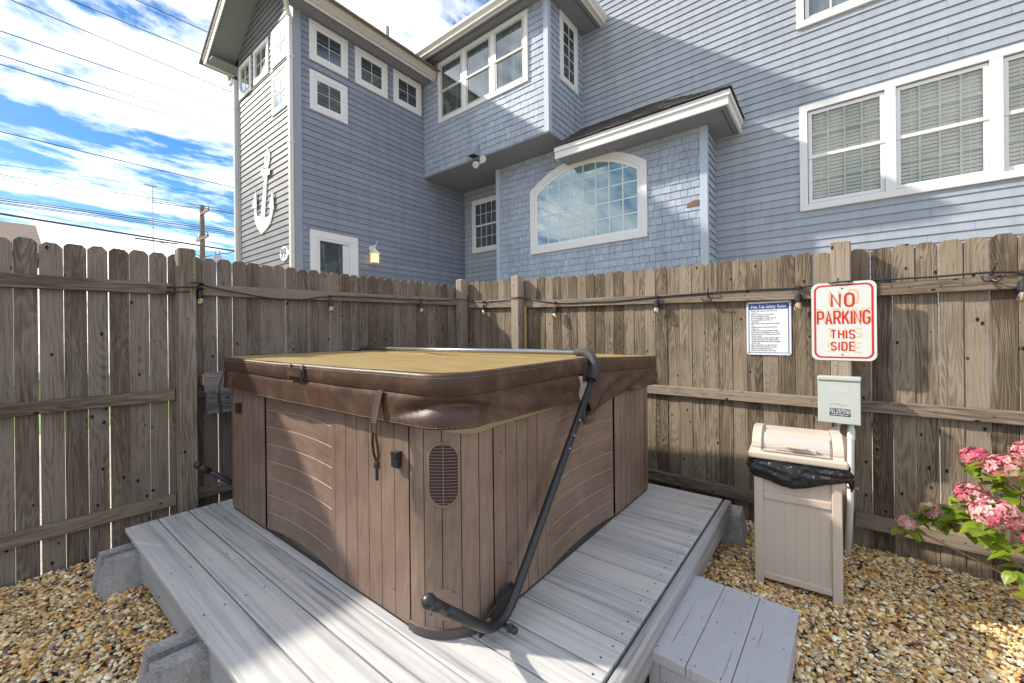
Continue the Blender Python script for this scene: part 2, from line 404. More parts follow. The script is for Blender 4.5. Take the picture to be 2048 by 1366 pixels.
def glass(name,tint,refl,base_rough=.02,opaque=None):
    """window glass: mirror share + see-through share (or an opaque dark backing)"""
    t=NT(name); t.N.remove(t.b)
    g=t.n('ShaderNodeBsdfGlossy',i_Roughness=base_rough); g.inputs['Color'].default_value=(.95,1,1,1)
    if opaque is not None:
        d=t.n('ShaderNodeBsdfDiffuse'); 
        if isinstance(opaque,tuple): d.inputs['Color'].default_value=(*opaque,1)
        else: t.l(opaque(t),d.inputs['Color'])
    else: d=t.n('ShaderNodeBsdfTransparent'); d.inputs['Color'].default_value=(*tint,1)
    fr=t.n('ShaderNodeFresnel',i_IOR=1.5)
    fac=t.math('MULTIPLY_ADD',fr.outputs[0],1.0,refl)
    bm=t.n('ShaderNodeBump',i_Strength=.06,i_Distance=.02); t.l(t.noise(t.obj(),1.6,2,.5),bm.inputs['Height']); t.l(bm.outputs[0],g.inputs['Normal'])
    m=t.n('ShaderNodeMixShader'); t.l(fac,m.inputs[0]); t.l(d.outputs[0],m.inputs[1]); t.l(g.outputs[0],m.inputs[2]); t.l(m.outputs[0],t.out.inputs[0])
    return t.m
def curtain(t):
    f=t.noise(t.uvw(14.,.4,9.),1.,3,.5)
    return t.ramp(f,[(.3,(.02,.03,.034)),(.7,(.085,.105,.105))])
M['glass_dark']=glass('dark_window_glass',(1,1,1),.045,opaque=(.035,.045,.045))
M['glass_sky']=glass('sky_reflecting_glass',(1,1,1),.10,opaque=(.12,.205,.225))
M['glass_front']=glass('bright_reflecting_glass',(1,1,1),.5,opaque=(.03,.05,.05))
M['glass_curtain']=glass('curtained_window_glass',(1,1,1),.10,opaque=curtain)
M['glass_clear']=glass('clear_window_glass',(1,1,.96),.035)
M['blind']=simple('pale_blind_slat',(.93,.91,.82),.6)
M['interior']=simple('dim_interior',(.05,.055,.055),.9)
def emis(name,c,s,base=(.8,.6,.3)):
    t=NT(name); t.set(Base_Color=base,Roughness=.3); t.b.inputs['Emission Color'].default_value=(*c,1); t.b.inputs['Emission Strength'].default_value=s; return t.m
M['lampglass']=emis('glowing_lamp_glass',(1,.62,.16),1.1)
M['filament']=simple('amber_filament',(.85,.50,.12),.4)
def bulbglass():
    t=NT('clear_bulb_glass'); t.N.remove(t.b)
    g=t.n('ShaderNodeBsdfGlossy',i_Roughness=.03); d=t.n('ShaderNodeBsdfTransparent'); d.inputs['Color'].default_value=(.93,.92,.86,1)
    fr=t.n('ShaderNodeFresnel',i_IOR=1.6); m=t.n('ShaderNodeMixShader'); t.l(t.math('MULTIPLY_ADD',fr.outputs[0],1.,.1),m.inputs[0]); t.l(d.outputs[0],m.inputs[1]); t.l(g.outputs[0],m.inputs[2]); t.l(m.outputs[0],t.out.inputs[0]); return t.m
M['bulb']=bulbglass()
# ================================================================ HOUSE
class Wall:
    def __init__(s,o,u,n): s.o=Vector(o);s.u=Vector(u);s.n=Vector(n)
    def P(s,u,z,d=0): return s.o+s.u*u+s.n*d+Vector((0,0,z))
    def M(s): return frame(s.o,s.u,s.n)   # local x=u, y=outward, z=up
def siding(name,W,u0,u1,z0,z1,mat,parent,expo=.1143,thick=.015,holes=(),lim=None,zref=None):
    mb=MB(); r=random.Random(hash(name)%1000+3)
    k=0; zref=z0 if zref is None else zref
    z=zref
    while z<z1:
        za,zb=z,min(z+expo,z1)
        # board joints
        cuts=[u0-.01]; x=u0+r.uniform(.5,3.6)
        while x<u1: cuts.append(x); x+=r.uniform(2.4,3.8)
        cuts.append(u1+.01)
        zs=sorted(set([za,zb]+[h for H in holes for h in (H[2],H[3]) if za<h<zb]))
        dd=lambda q:thick*(1-(q-za)/expo)+.001
        for q0,q1 in zip(zs[:-1],zs[1:]):
            qm=(q0+q1)/2
            iv=[(u0,u1)]
            for H in holes:
                if H[2]<qm<H[3]:
                    ni=[]
                    for a,b in iv:
                        if H[1]<=a or H[0]>=b: ni.append((a,b)); continue
                        if H[0]>a: ni.append((a,H[0]))
                        if H[1]<b: ni.append((H[1],b))
                    iv=ni
            for a,b in iv:
                for ci in range(len(cuts)-1):
                    aa=max(a,cuts[ci]+.0012); bb=min(b,cuts[ci+1]-.0012)
                    if bb-aa<.004: continue
                    rn=((k*37+ci*17)%101)/101
                    if lim:
                        l0=lim(q0);l1=lim(q1)
                        if l0 is None: continue
                        l1=l1 or l0
                        a0,b0=max(aa,l0[0]),min(bb,l0[1]);a1,b1=max(aa,l1[0]),min(bb,l1[1])
                        if b0-a0<.01: continue
                        if b1<a1: a1=b1=(a1+b1)/2
                    else: a0=a1=aa;b0=b1=bb
                    P=[W.P(a0,q0,dd(q0)),W.P(b0,q0,dd(q0)),W.P(b1,q1,dd(q1)),W.P(a1,q1,dd(q1))]
                    mb.face(P,[(a0,q0),(b0,q0),(b1,q1),(a1,q1)],rn)
                    if q0==za: # butt edge, coloured dark as a painted shadow line
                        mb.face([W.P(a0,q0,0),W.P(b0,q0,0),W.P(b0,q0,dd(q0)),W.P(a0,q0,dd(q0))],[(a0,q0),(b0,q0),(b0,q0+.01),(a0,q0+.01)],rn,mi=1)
        z+=expo;k+=1
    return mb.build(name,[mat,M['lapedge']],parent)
def shingles(name,W,u0,u1,z0,z1,mat,parent,expo=.122,holes=()):
    mb=MB(); r=random.Random(len(name)*7+int(abs(u0)*10))
    z=z0
    while z<z1:
        x=u0-r.uniform(0,.1)
        while x<u1:
            w=r.uniform(.085,.175); a=max(x+.0022,u0); b=min(x+w-.0022,u1)
            if b-a>.008:
                dz=r.uniform(-.004,.004); th=.013+r.uniform(-.002,.003); zt=min(z+expo+.006,z1)
                if not any(H[0]<a and b<H[1] and H[2]<z and zt<H[3] for H in holes):
                    rn=r.random(); q=z+dz
                    mb.face([W.P(a,q,th),W.P(b,q,th),W.P(b,zt,.002),W.P(a,zt,.002)],[(a,q),(b,q),(b,zt),(a,zt)],rn)
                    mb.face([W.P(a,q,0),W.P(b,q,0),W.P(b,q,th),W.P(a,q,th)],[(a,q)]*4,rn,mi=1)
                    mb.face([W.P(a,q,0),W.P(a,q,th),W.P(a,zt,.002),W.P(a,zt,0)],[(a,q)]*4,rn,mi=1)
                    mb.face([W.P(b,q,0),W.P(b,zt,0),W.P(b,zt,.002),W.P(b,q,th)],[(b,q)]*4,rn)
            x+=w
        z+=expo
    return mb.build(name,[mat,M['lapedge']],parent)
def wb(mb,W,u0,u1,z0,z1,d0,d1,mi=0,grain=0): mb.box((u0,d0,z0),(u1,d1,z1),W.M(),grain=grain,mi=mi)
def ring(mb,W,u0,u1,z0,z1,t,d0,d1,tb=None):
    tb=tb or t
    wb(mb,W,u0,u1,z1-t,z1,d0,d1); wb(mb,W,u0,u1,z0,z0+tb,d0,d1)
    wb(mb,W,u0,u0+t,z0+tb,z1-t,d0,d1,grain=2); wb(mb,W,u1-t,u1,z0+tb,z1-t,d0,d1,grain=2)
def pane(name,W,u0,u1,z0,z1,d,mat,parent):
    mb=MB(); mb.face([W.P(u0,z0,d),W.P(u1,z0,d),W.P(u1,z1,d),W.P(u0,z1,d)],[(u0,z0),(u1,z0),(u1,z1),(u0,z1)]); return mb.build(name,mat,parent)
def grille(name,W,u0,u1,z0,z1,d,nu,nz,parent,mat,t=.014):
    mb=MB()
    for i in range(1,nu):
        u=u0+(u1-u0)*i/nu; wb(mb,W,u-t/2,u+t/2,z0,z1,d-.004,d+.004)
    for i in range(1,nz):
        z=z0+(z1-z0)*i/nz; wb(mb,W,u0,u1,z-t/2,z+t/2,d-.0025,d+.0055)
    return mb.build(name,mat,parent)
def small_window(W,u0,u1,z0,z1,house,gl,trim=.085,nu=2,nz=2,sm='vinylwhite'):
    f=MB(); ring(f,W,u0,u1,z0,z1,trim,-.002,.032)
    w=f.build('window',M['white'],house,bevel=.003)
    s=MB(); ring(s,W,u0+trim,u1-trim,z0+trim,z1-trim,.035,.0,.024); ring(s,W,u0+trim+.035,u1-trim-.035,z0+trim+.035,z1-trim-.035,.02,.0,.019)
    s.build('sash',M[sm],w,bevel=.002)
    q=trim+.055
    pane('pane',W,u0+q,u1-q,z0+q,z1-q,.0155,gl,w)
    if nu: grille('grille',W,u0+q,u1-q,z0+q,z1-q,.0185,nu,nz,w,M['grillew'],.0075)
    return w
house=thing('house','large blue grey clapboard and shingle beach house with white trim behind the wooden fence','house',(0,0,0))
WT=Wall((-7.4,0,0),(0,1,0),(1,0,0))      # tower side wall (u = Y)
WF=Wall((0,3.34,0),(1,0,0),(0,-1,0))     # tower front wall (u = X)
WM=Wall((0,7.55,0),(1,0,0),(0,-1,0))     # main wall
WB=Wall((0,6.92,0),(1,0,0),(0,-1,0))     # bump-out
WX=Wall((0,6.25,0),(1,0,0),(0,-1,0))     # overhanging box front
WXS=Wall((-4.0,0,0),(0,1,0),(1,0,0))     # box side
WBS=Wall((-1.53,0,0),(0,1,0),(1,0,0))    # bump-out side
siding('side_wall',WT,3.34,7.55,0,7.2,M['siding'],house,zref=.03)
def gl_(z):
    # gable limits of tower front
    if z<=7.15: return (-9.95,-7.4)
    h=(8.30-z)/.63
    return (-8.675-h,-8.675+h) if h>0 else None
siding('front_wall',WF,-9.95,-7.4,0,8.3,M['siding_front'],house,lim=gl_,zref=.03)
holesM=[(-.27,1.73,3.2,4.60),(1.73,2.6,3.2,4.6),(-.30,1.3,5.93,7.3)]
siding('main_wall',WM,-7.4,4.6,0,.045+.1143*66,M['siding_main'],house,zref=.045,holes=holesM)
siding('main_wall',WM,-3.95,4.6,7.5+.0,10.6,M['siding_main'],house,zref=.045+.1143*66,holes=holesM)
shingles('bay_wall',WB,-5.72,-1.60,.086,4.60,M['shingle'],house)
shingles('bay_wall',WB,-5.72,-3.98,4.60,4.95,M['shingle'],house)
siding('bay_side_wall',WBS,6.98,7.55,.0,4.7,M['shingle'],house,expo=.122,zref=.02)
shingles('box_wall',WX,-7.4,-4.07,4.99,7.46,M['shingle'],house)
shingles('box_side_wall',WXS,6.32,7.55,4.99,7.46,M['shingle'],house)
# solid cores so nothing is hollow from another side
mb=MB()
mb.box((-9.93,3.36,0),(-7.42,7.5,7.15)); mb.box((-7.39,6.27,5.0),(-4.02,7.54,7.44)); mb.box((-5.70,6.94,0),(-1.55,7.54,4.55)); mb.box((-5.70,6.94,4.551),(-4.02,7.54,4.95))
mb.build('sheathing',M['interior'],house)
mb=MB() # main body with window recess kept open
mb.box((-9.9,7.75,0),(-3.93,16,7.4)); mb.box((-3.929,7.75,0),(5.5,16,10.6)); mb.box((-7.4,7.57,0),(-3.93,7.749,7.4)); mb.box((-3.929,7.57,0),(-.34,7.749,10.6)); mb.box((2.66,7.57,0),(4.6,7.75,10.6)); mb.box((-.34,7.57,0),(2.66,7.75,3.16)); mb.box((-.34,7.57,4.66),(2.66,7.75,5.9)); mb.box((-.34,7.57,7.35),(2.66,7.75,10.6))
mb.build('core',M['interior'],house)
# corner boards
mb=MB()
mb.box((-7.50,3.318,0),(-7.40,3.336,7.12)); mb.box((-7.398,3.318,0),(-7.376,3.45,7.1))
mb.box((-9.975,3.318,0),(-9.87,3.336,7.0))
mb.box((-9.97,3.338,0),(-9.951,3.45,7.0))
mb.build('corner_board',M['bluetrim'],house,bevel=.003)
mb=MB(); mb.box((-1.615,6.897,0),(-1.503,6.918,4.55)); mb.box((-1.5285,6.92,0),(-1.504,6.99,4.55)); mb.build('corner_board',M['baytrim'],house,bevel=.003)
mb=MB(); mb.box((-5.80,6.897,0),(-5.705,6.945,4.95)); mb.build('corner_board',M['baytrim'],house,bevel=.003)
mb=MB(); mb.box((-4.075,6.227,4.98),(-3.975,6.249,7.42)); mb.box((-3.999,6.251,4.98),(-3.976,6.33,7.42)); mb.build('corner_board',M['baytrim'],house,bevel=.003)
# soffit under the box, small crown pieces
mb=MB(); mb.box((-7.39,6.235,4.955),(-3.985,7.54,4.985)); mb.build('box_soffit',M['soffit'],house)
mb=MB(); mb.box((-7.37,7.515,4.86),(-5.81,7.535,4.954)); mb.build('frieze_board',M['bluetrim'],house)
# ---- windows on the tower side
for u0,u1,z0,z1 in ((3.60,4.345,6.335,7.065),(3.60,4.33,5.435,6.155),(4.50,5.247,6.335,7.065),(5.40,6.15,6.345,7.07)):
    small_window(WT,u0,u1,z0,z1,house,M['glass_dark'])
for u0,u1,z0,z1 in ((-9.86,-9.235,6.34,7.045),(-9.10,-8.40,6.35,7.045),(-8.255,-7.56,6.35,7.045),(-8.26,-7.56,5.46,6.155)):
    small_window(WF,u0,u1,z0,z1,house,M['glass_front'],trim=.075,sm='sashtan')
# ---- door
f=MB(); ring(f,WT,3.575,4.515,.9,3.262,.13,-.002,.045,tb=.02); dr=f.build('door',M['vinylwhite'],house,bevel=.004)
f=MB(); ring(f,WT,3.705,4.385,.92,3.132,.05,-.002,.033); f.build('door_frame',M['vinylwhite'],dr,bevel=.004)
pane('pane',WT,3.757,4.333,.97,3.08,.02,M['glass_dark'],dr)
f=MB(); wb(f,WT,3.55,4.54,3.264,3.285,-.002,.06); f.build('drip_cap',M['bluetrim'],dr)
f=MB(); wb(f,WT,4.20,4.33,.97,3.07,.0202,.0215); f.build('curtain',M['white'],dr)
# ---- arched window on the bay
def arch_pts(u0,u1,z0,zs,zt,n=28,off=0):
    """outline: rectangle bottom with a segmental arch on top, right shoulder square as built"""
    c=(u0+u1)/2; hw=(u1-u0)/2; rise=zt-zs; Rr=(hw*hw+rise*rise)/(2*rise); cz=zt-Rr
    P=[]
    for i in range(n+1):
        u=u0+(u1-u0)*i/n; P.append((u,cz+math.sqrt(max(Rr*Rr-(u-c)**2,0))))
    return P
def arch_ring(mb,W,o,i,d0,d1):
    """o,i = (u0,u1,z0,zs,zt) outer / inner"""
    A=arch_pts(*o);B=arch_pts(*i)
    loopA=[(o[0],o[2])]+A+[(o[1],o[2])]; loopB=[(i[0],i[2])]+B+[(i[1],i[2])]
    P=[]
    for k in range(len(loopA)+1):
        a=loopA[k%len(loopA)];b=loopB[k%len(loopB)]
        P.append([W.P(a[0],a[1],d0),W.P(a[0],a[1],d1),W.P(b[0],b[1],d1),W.P(b[0],b[1],d0)])
    mb.grid(P,uv=lambda i,j:(i*.1,j*.1))
mb=MB(); arch_ring(mb,WB,(-4.87,-2.45,2.96,4.245,4.665),(-4.755,-2.565,3.075,4.175,4.545),-.002,.045)
aw=mb.build('window',M['white'],house,bevel=.003)
mb=MB(); arch_ring(mb,WB,(-4.755,-2.565,3.075,4.175,4.545),(-4.70,-2.62,3.13,4.14,4.49),.0,.03); mb.build('sash',M['vinylwhite'],aw,bevel=.002)
mb=MB(); A=arch_pts(-4.70,-2.62,3.13,4.14,4.49); mb.face([WB.P(u,z,.0185) for u,z in [(-4.70,3.13)]+A+[(-2.62,3.13)]]); mb.build('pane',M['glass_sky'],aw)
mb=MB(); Rr=None
def arch_z(u,u0=-4.70,u1=-2.62,zs=4.14,zt=4.49):
    c=(u0+u1)/2;hw=(u1-u0)/2;rise=zt-zs;Rr=(hw*hw+rise*rise)/(2*rise);cz=zt-Rr
    return cz+math.sqrt(max(Rr*Rr-(u-c)**2,0))
for i in range(1,8):
    u=-4.70+2.08*i/8; wb(mb,WB,u-.011,u+.011,3.13,arch_z(u)-.002,.0195,.0235,grain=2)
for k in range(1,5):
    z=3.13+.277*k
    uu=[u/100 for u in range(-470,-261) if arch_z(u/100)>z]
    wb(mb,WB,min(uu),max(uu),z-.011,z+.011,.0200,.0242)
mb.build('grille',M['grillew'],aw)
# ---- triple double-hung in the box
mb=MB(); ring(mb,WX,-6.88,-4.42,6.045,7.385,.085,-.002,.04)
for u in (-6.075,-5.28): wb(mb,WX,u-.055,u+.055,6.13,7.30,-.002,.038,grain=2)
tw=mb.build('window',M['white'],house,bevel=.003)
def double_hung(W,u0,u1,z0,z1,par,gl,fm,d=0.,t=.04,curt=None,nu=0,nz=0,gm=None,gd=-.001):
    zm=(z0+z1)/2
    for a,b,dd in ((zm-.02,z1,d+.012),(z0,zm+.02,d)):
        f=MB(); ring(f,W,u0,u1,a,b,t,dd-.012,dd+.012); s=f.build('sash',fm,par,bevel=.002)
        pane('pane',W,u0+t,u1-t,a+t,b-t,dd,gl,par)
        if nu: grille('grille',W,u0+t,u1-t,a+t,b-t,dd+gd-.01,nu,nz,par,gm,.022)
for a,b in ((-6.795,-6.13),(-6.02,-5.335),(-5.225,-4.505)):
    double_hung(WX,a,b,6.13,7.30,tw,M['glass_curtain'],M['sashgrey'],d=.016,t=.045)
# ---- narrow window on the box side
w=small_window(WXS,6.655,7.32,6.11,7.45-.02,house,M['glass_dark'],trim=.08,nu=0)
grille('grille',WXS,6.79,7.185,6.245,7.295,.0185,2,5,w,M['grillew'],.013)
# ---- main triple window with blinds, recessed
def recess(W,u0,u1,z0,z1,dep,par):
    mb=MB()
    for P in ([(u0,z0),(u1,z0)],[(u1,z0),(u1,z1)],[(u1,z1),(u0,z1)],[(u0,z1),(u0,z0)]):
        (a,b),(c,d)=P; mb.face([W.P(a,b,0),W.P(c,d,0),W.P(c,d,-dep),W.P(a,b,-dep)])
    mb.build('jamb',M['vinylwhite'],par)
    mb=MB(); mb.face([W.P(u0,z0,-dep),W.P(u1,z0,-dep),W.P(u1,z1,-dep),W.P(u0,z1,-dep)]); mb.build('backing',M['interior'],par)
def blinds(W,u0,u1,z0,z1,d,par,pitch=.050):
    mb=MB(); z=z0+.01
    while z<z1:
        mb.face([W.P(u0,z,d-.012),W.P(u1,z,d-.012),W.P(u1,z+.034,d+.010),W.P(u0,z+.034,d+.010)]); z+=pitch
    for u in (u0+.12,(u0+u1)/2,u1-.12): wb(mb,W,u-.003,u+.003,z0,z1,d+.011,d+.013)
    mb.build('blind',M['blind'],par)
mb=MB(); wb(mb,WM,-.36,2.75,4.59,4.68,-.002,.045); wb(mb,WM,-.36,2.75,3.115,3.21,-.002,.045); wb(mb,WM,-.36,-.262,3.21,4.59,-.002,.045,grain=2); wb(mb,WM,2.655,2.75,3.21,4.59,-.002,.045,grain=2)
for u in (.645,1.59): wb(mb,WM,u-.055,u+.055,3.21,4.59,-.002,.043,grain=2)
mw=mb.build('window',M['white'],house,bevel=.003)
recess(WM,-.262,2.655,3.21,4.59,.15,mw)
for a,b in ((-.255,.588),(.702,1.533),(1.647,2.65)):
    double_hung(WM,a,b,3.225,4.575,mw,M['glass_clear'],M['vinylwhite'] if a<1.6 else M['white'],d=-.012,t=.045,nu=4,nz=2,gm=M['grille'])
    blinds(WM,a+.03,b-.03,3.24,4.56,-.05,mw)
# ---- upper window of the main wall
mb=MB(); ring(mb,WM,-.385,1.45,5.855,7.35,.095,-.002,.045); uw=mb.build('window',M['white'],house,bevel=.003)
recess(WM,-.29,1.355,5.95,7.255,.15,uw)
double_hung(WM,-.28,1.345,5.955,7.25,uw,M['glass_curtain'],M['vinylwhite'],d=-.012,t=.05,nu=0)
grille('grille',WM,-.23,1.295,6.0,7.2,.012,6,4,uw,M['grille'],.02)
# ---- small window on the recessed wall
mb=MB(); ring(mb,WM,-7.105,-6.15,3.37,4.68,.085,-.002,.045); sw=mb.build('window',M['white'],house,bevel=.003)
double_hung(WM,-7.02,-6.235,3.455,4.595,sw,M['glass_curtain'],M['vinylwhite'],d=.028,t=.04)
for a,b,d in ((4.04,4.56,.042),(3.49,4.0,.030)): grille('grille',WM,-6.98,-6.275,a,b,d,4,2,sw,M['grillew'],.012)
# ---- eaves, gutters, roofs
def gutter(mb,p0,p1,out,h=.13,w=.12):
    """K-style gutter profile swept from p0 to p1; p = bottom inner edge at fascia; out = outward unit vec"""
    p0=Vector(p0);p1=Vector(p1);o=Vector(out)
    prof=[(0,0),(w*.55,0),(w*.62,h*.35),(w*.95,h*.62),(w,h*.72),(w,h),(w-.012,h),(w-.012,h-.01),(0,h-.012)]
    P=[]
    for q in (p0,p1): P.append([q+o*a+Vector((0,0,b)) for a,b in prof])
    mb.grid(P,closed=True)
    for row in P: mb.face(row)
# tower eave right (X -6.95)
for a,b in (((-7.398,2.87,7.095),(-7.06,6.24,7.115)),((-10.30,2.87,7.095),(-9.98,7.4,7.115))):
    mb=MB(); mb.box(a,b); mb.build('tower_soffit',M['soffit'],house)
def ventmat():
    t=NT('slotted_soffit_vent'); u=t.N.new('ShaderNodeUVMap'); sp=t.N.new('ShaderNodeSeparateXYZ'); t.l(u.outputs[0],sp.inputs[0])
    s=t.math('GREATER_THAN',t.math('FRACT',t.math('DIVIDE',sp.outputs[1],.0345)),.5); t.set(Base_Color=t.mix(s,(.2,.205,.225),(.01,.01,.012)),Roughness=.8); return t.m
M['ventstrip']=ventmat()
def vent_strip(x0,x1,y0,y1,z):
    mb=MB(); al=(y1-y0)>(x1-x0)
    P=[(x0,y0,z),(x1,y0,z),(x1,y1,z),(x0,y1,z)]; mb.face(P,[((p[0],p[1]) if al else (p[1],p[0])) for p in P]); mb.build('soffit_vent',M['ventstrip'],house)
vent_strip(-7.125,-7.095,2.95,6.2,7.0935)
for a,b in (((-7.06,2.87,7.06),(-7.035,6.24,7.24)),((-10.325,2.87,7.06),(-10.30,7.4,7.24))):
    mb=MB(); mb.box(a,b); mb.build('fascia_board',M['white'],house)
mb=MB(); gutter(mb,(-7.033,2.84,7.09),(-7.033,6.235,7.09),(1,0,0),h=.17,w=.12); mb.build('gutter',M['gutter'],house)
mb=MB(); gutter(mb,(-10.327,2.84,7.09),(-10.327,7.4,7.09),(-1,0,0),h=.15,w=.12); mb.build('gutter',M['gutter'],house)
# gable rakes of the tower: sloped soffit, white rake boards, roof slabs
for sg in (-1,1):
    cx=-8.675; ex=cx+sg*1.66; ang=math.atan(.63); L_=math.hypot(1.66,1.66*.63)
    xa=Vector((cx,0,7.095+1.66*.63)); xb=Vector((ex,0,7.095))
    dvec=(xb-xa).normalized()
    Mx=frame((cx,0,7.095+1.66*.63),(dvec.x,0,dvec.z),(0,1,0),z=(-dvec.z*sg,0,dvec.x*sg) )
    ln=(xb-xa).length
    m1=MB(); m1.box((0,2.87,0.0),(ln,3.335,.02),Mx); m1.build('rake_soffit',M['soffit'],house)
    m1=MB(); m1.box((-.0,2.845,-.03),(ln+.02,2.868,.15),Mx); m1.box((0,2.825,.10),(ln+.02,2.845,.165),Mx); m1.build('rake_board',M['gutter'],house,bevel=.003)
    m1=MB(); m1.box((-.02,2.80,.168),(ln+.16,7.6,.20),Mx); m1.build('roof',M['roofbrown'],house)
# box eave
mb=MB(); mb.box((-7.38,5.97,7.425),(-3.56,7.54,7.445)); mb.build('box_eave_soffit',M['soffit'],house)
vent_strip(-7.3,-3.6,6.03,6.06,7.4235); vent_strip(-3.66,-3.63,6.1,7.5,7.4235)
mb=MB(); mb.box((-7.38,5.945,7.40),(-3.535,5.968,7.56)); mb.box((-3.558,5.97,7.40),(-3.535,7.54,7.56)); mb.build('fascia_board',M['white'],house)
mb=MB(); gutter(mb,(-7.36,5.943,7.425),(-3.43,5.943,7.425),(0,-1,0),h=.15,w=.11); gutter(mb,(-3.533,5.835,7.425),(-3.533,7.54,7.425),(1,0,0),h=.15,w=.11); mb.build('gutter',M['gutter'],house)
mb=MB()
mb.face([(-7.4,5.93,7.57),(-3.52,5.93,7.57),(-4.4,7.5,8.1),(-7.4,7.5,8.1)]); mb.face([(-3.52,5.93,7.57),(-3.52,7.55,7.57),(-4.4,7.5,8.1)]); mb.build('box_roof',M['roof'],house)
# bay roof
mb=MB()
mb.box((-3.969,6.49,4.555),(-1.16,7.54,4.575)); mb.build('bay_soffit',M['soffit'],house)
vent_strip(-1.25,-1.22,6.6,7.5,4.5535)
mb=MB(); mb.box((-4.0,6.455,4.545),(-1.125,6.488,4.70)); mb.box((-1.158,6.489,4.545),(-1.125,7.54,4.70)); mb.box((-4.0,6.43,4.665),(-1.10,6.454,4.745)); mb.box((-1.124,6.455,4.665),(-1.10,7.54,4.745))
mb.box((-4.0,6.489,4.545),(-3.97,6.56,4.70))
mb.build('bay_fascia',M['white'],house,bevel=.004)
mb=MB()
def roofquad(P,exposure=.13,thick=.012):
    """courses of shingles between eave edge P0-P1 and top edge P3-P2"""
    a,b,c,d=[Vector(p) for p in P]; n=(b-a).cross(d-a).normalized()
    if n.z<0:n=-n
    k=max(2,int((d-a).length/exposure))
    for i in range(k):
        t0,t1=i/k,(i+1)/k
        l0,r0=a.lerp(d,t0),b.lerp(c,t0); l1,r1=a.lerp(d,t1),b.lerp(c,t1)
        m=max(1,int((r0-l0).length/.13))
        for j in range(m):
            s0,s1=j/m,(j+1)/m; h=thick*random.uniform(.7,1.5)
            p0=l0.lerp(r0,s0)+n*h;p1=l0.lerp(r0,s1)+n*h;p2=l1.lerp(r1,s1)+n*.001;p3=l1.lerp(r1,s0)+n*.001
            mb.face([p0,p1,p2,p3],rnd=random.random()); mb.face([l0.lerp(r0,s0),l0.lerp(r0,s1),p1,p0])
roofquad([(-4.02,6.40,4.75),(-1.08,6.40,4.75),(-2.62,7.54,5.54),(-4.02,7.54,5.54)])
roofquad([(-1.08,6.40,4.75),(-1.08,7.54,4.75),(-2.60,7.54,5.535),(-2.63,7.53,5.538)])
mb.build('bay_roof',M['roof'],house)
mb=MB(); mb.tube([(-8,5.7,7.3),(-8,5.7,8.43)],.045,12); mb.build('vent_pipe',M['steel'],house)
# downspouts
mb=MB(); mb.box((-7.455,3.245,0),(-7.375,3.312,6.93)); mb.tube([(-7.415,3.28,6.90),(-7.34,3.2,7.0),(-7.0,3.0,7.13)],.042,8); mb.build('downspout',M['gutter'],house,bevel=.008)
mb=MB(); mb.box((-10.07,3.26,0),(-9.985,3.33,6.9)); mb.box((-10.33,3.26,6.82),(-9.985,3.33,6.90)); mb.box((-10.40,3.26,6.86),(-10.33,3.33,7.1)); mb.build('downspout',M['gutter'],house,bevel=.008)
mb=MB()
for z in (1.5,4.7,6.2): mb.box((-7.47,3.24,z),(-7.36,3.318,z+.03)); mb.box((-10.085,3.255,z),(-9.97,3.338,z+.03))
mb.build('downspout_strap',M['gutter'],house)
# dryer vent hood
mb=MB(); Mh=WX.M()
mb.prism([(0,0),(.19,0),(.19,.02),(.05,.24),(0,.24)],-.10,.10,frame((-5.76,6.25,4.99),(0,-1,0),(1,0,0)))
mb.build('vent_hood',M['bluetrim'],house,bevel=.004)
mb=MB(); mb.face([(-5.85,6.22,4.988),(-5.67,6.22,4.988),(-5.67,6.075,4.988),(-5.85,6.075,4.988)]); mb.build('vent_opening',M['ink'],house)
# bare patch where a shingle has lost its paint
mb=MB(); mb.prism([(-1.83,3.32),(-1.63,3.32),(-1.62,3.41),(-1.70,3.42),(-1.79,3.385)],-.0165,-.0155,frame((0,6.92,0),(1,0,0),(0,1,0))); mb.build('bare_patch',simple('bare_cedar',(.15,.09,.06),.8,noise=.5,nscale=60),house)
# flood light pair (thing hung on the house)
fl=thing('flood_light','pair of cream outdoor flood lamps on one mount under the shingled overhang','flood light')
mb=MB(); mb.lathe([(0,0),(.05,0),(.05,.03),(.0,.03)],c=(-5.60,6.27,4.925),n=16); mb.tube([(-5.60,6.27,4.93),(-5.60,6.22,4.85),(-5.60,6.2,4.82)],.022,10); mb.build('mount',M['creamlamp'],fl,smooth=False)
for sx,cz in ((-1,4.80),(1,4.86)):
    c=Vector((-5.60+sx*.10,6.16,cz)); d=Vector((sx*.15+.25,-1,-.55)).normalized()
    Mq=d.to_track_quat('Z','Y').to_matrix().to_4x4()
    mb=MB(); mb.lathe([(0,-.10),(.035,-.10),(.04,-.05),(.062,.0),(.066,.03),(.058,.032)],c=c,n=20,M=Mq); mb.tube([(-5.60,6.2,4.84),(c-d*.09)],.014,8)
    h=mb.build('lamp_head',M['creamlamp'],fl,smooth=True)
    mb=MB(); mb.lathe([(0,.020),(.058,.026)],c=c,n=20,M=Mq); mb.build('lens',M['tape'],h)
# anchor
an=MB()
MA=frame((-8.78,3.34,3.40),(1,0,0),(0,1,0))
def arc(cx,cz,r,a0,a1,n,rz=None): return [(cx+r*math.cos(R(a0+(a1-a0)*i/n)),cz+(rz or r)*math.sin(R(a0+(a1-a0)*i/n))) for i in range(n+1)]
shank=[(-.045,.40),(.075,.40),(.27,1.06),(.33,1.18),(.21,1.18)]
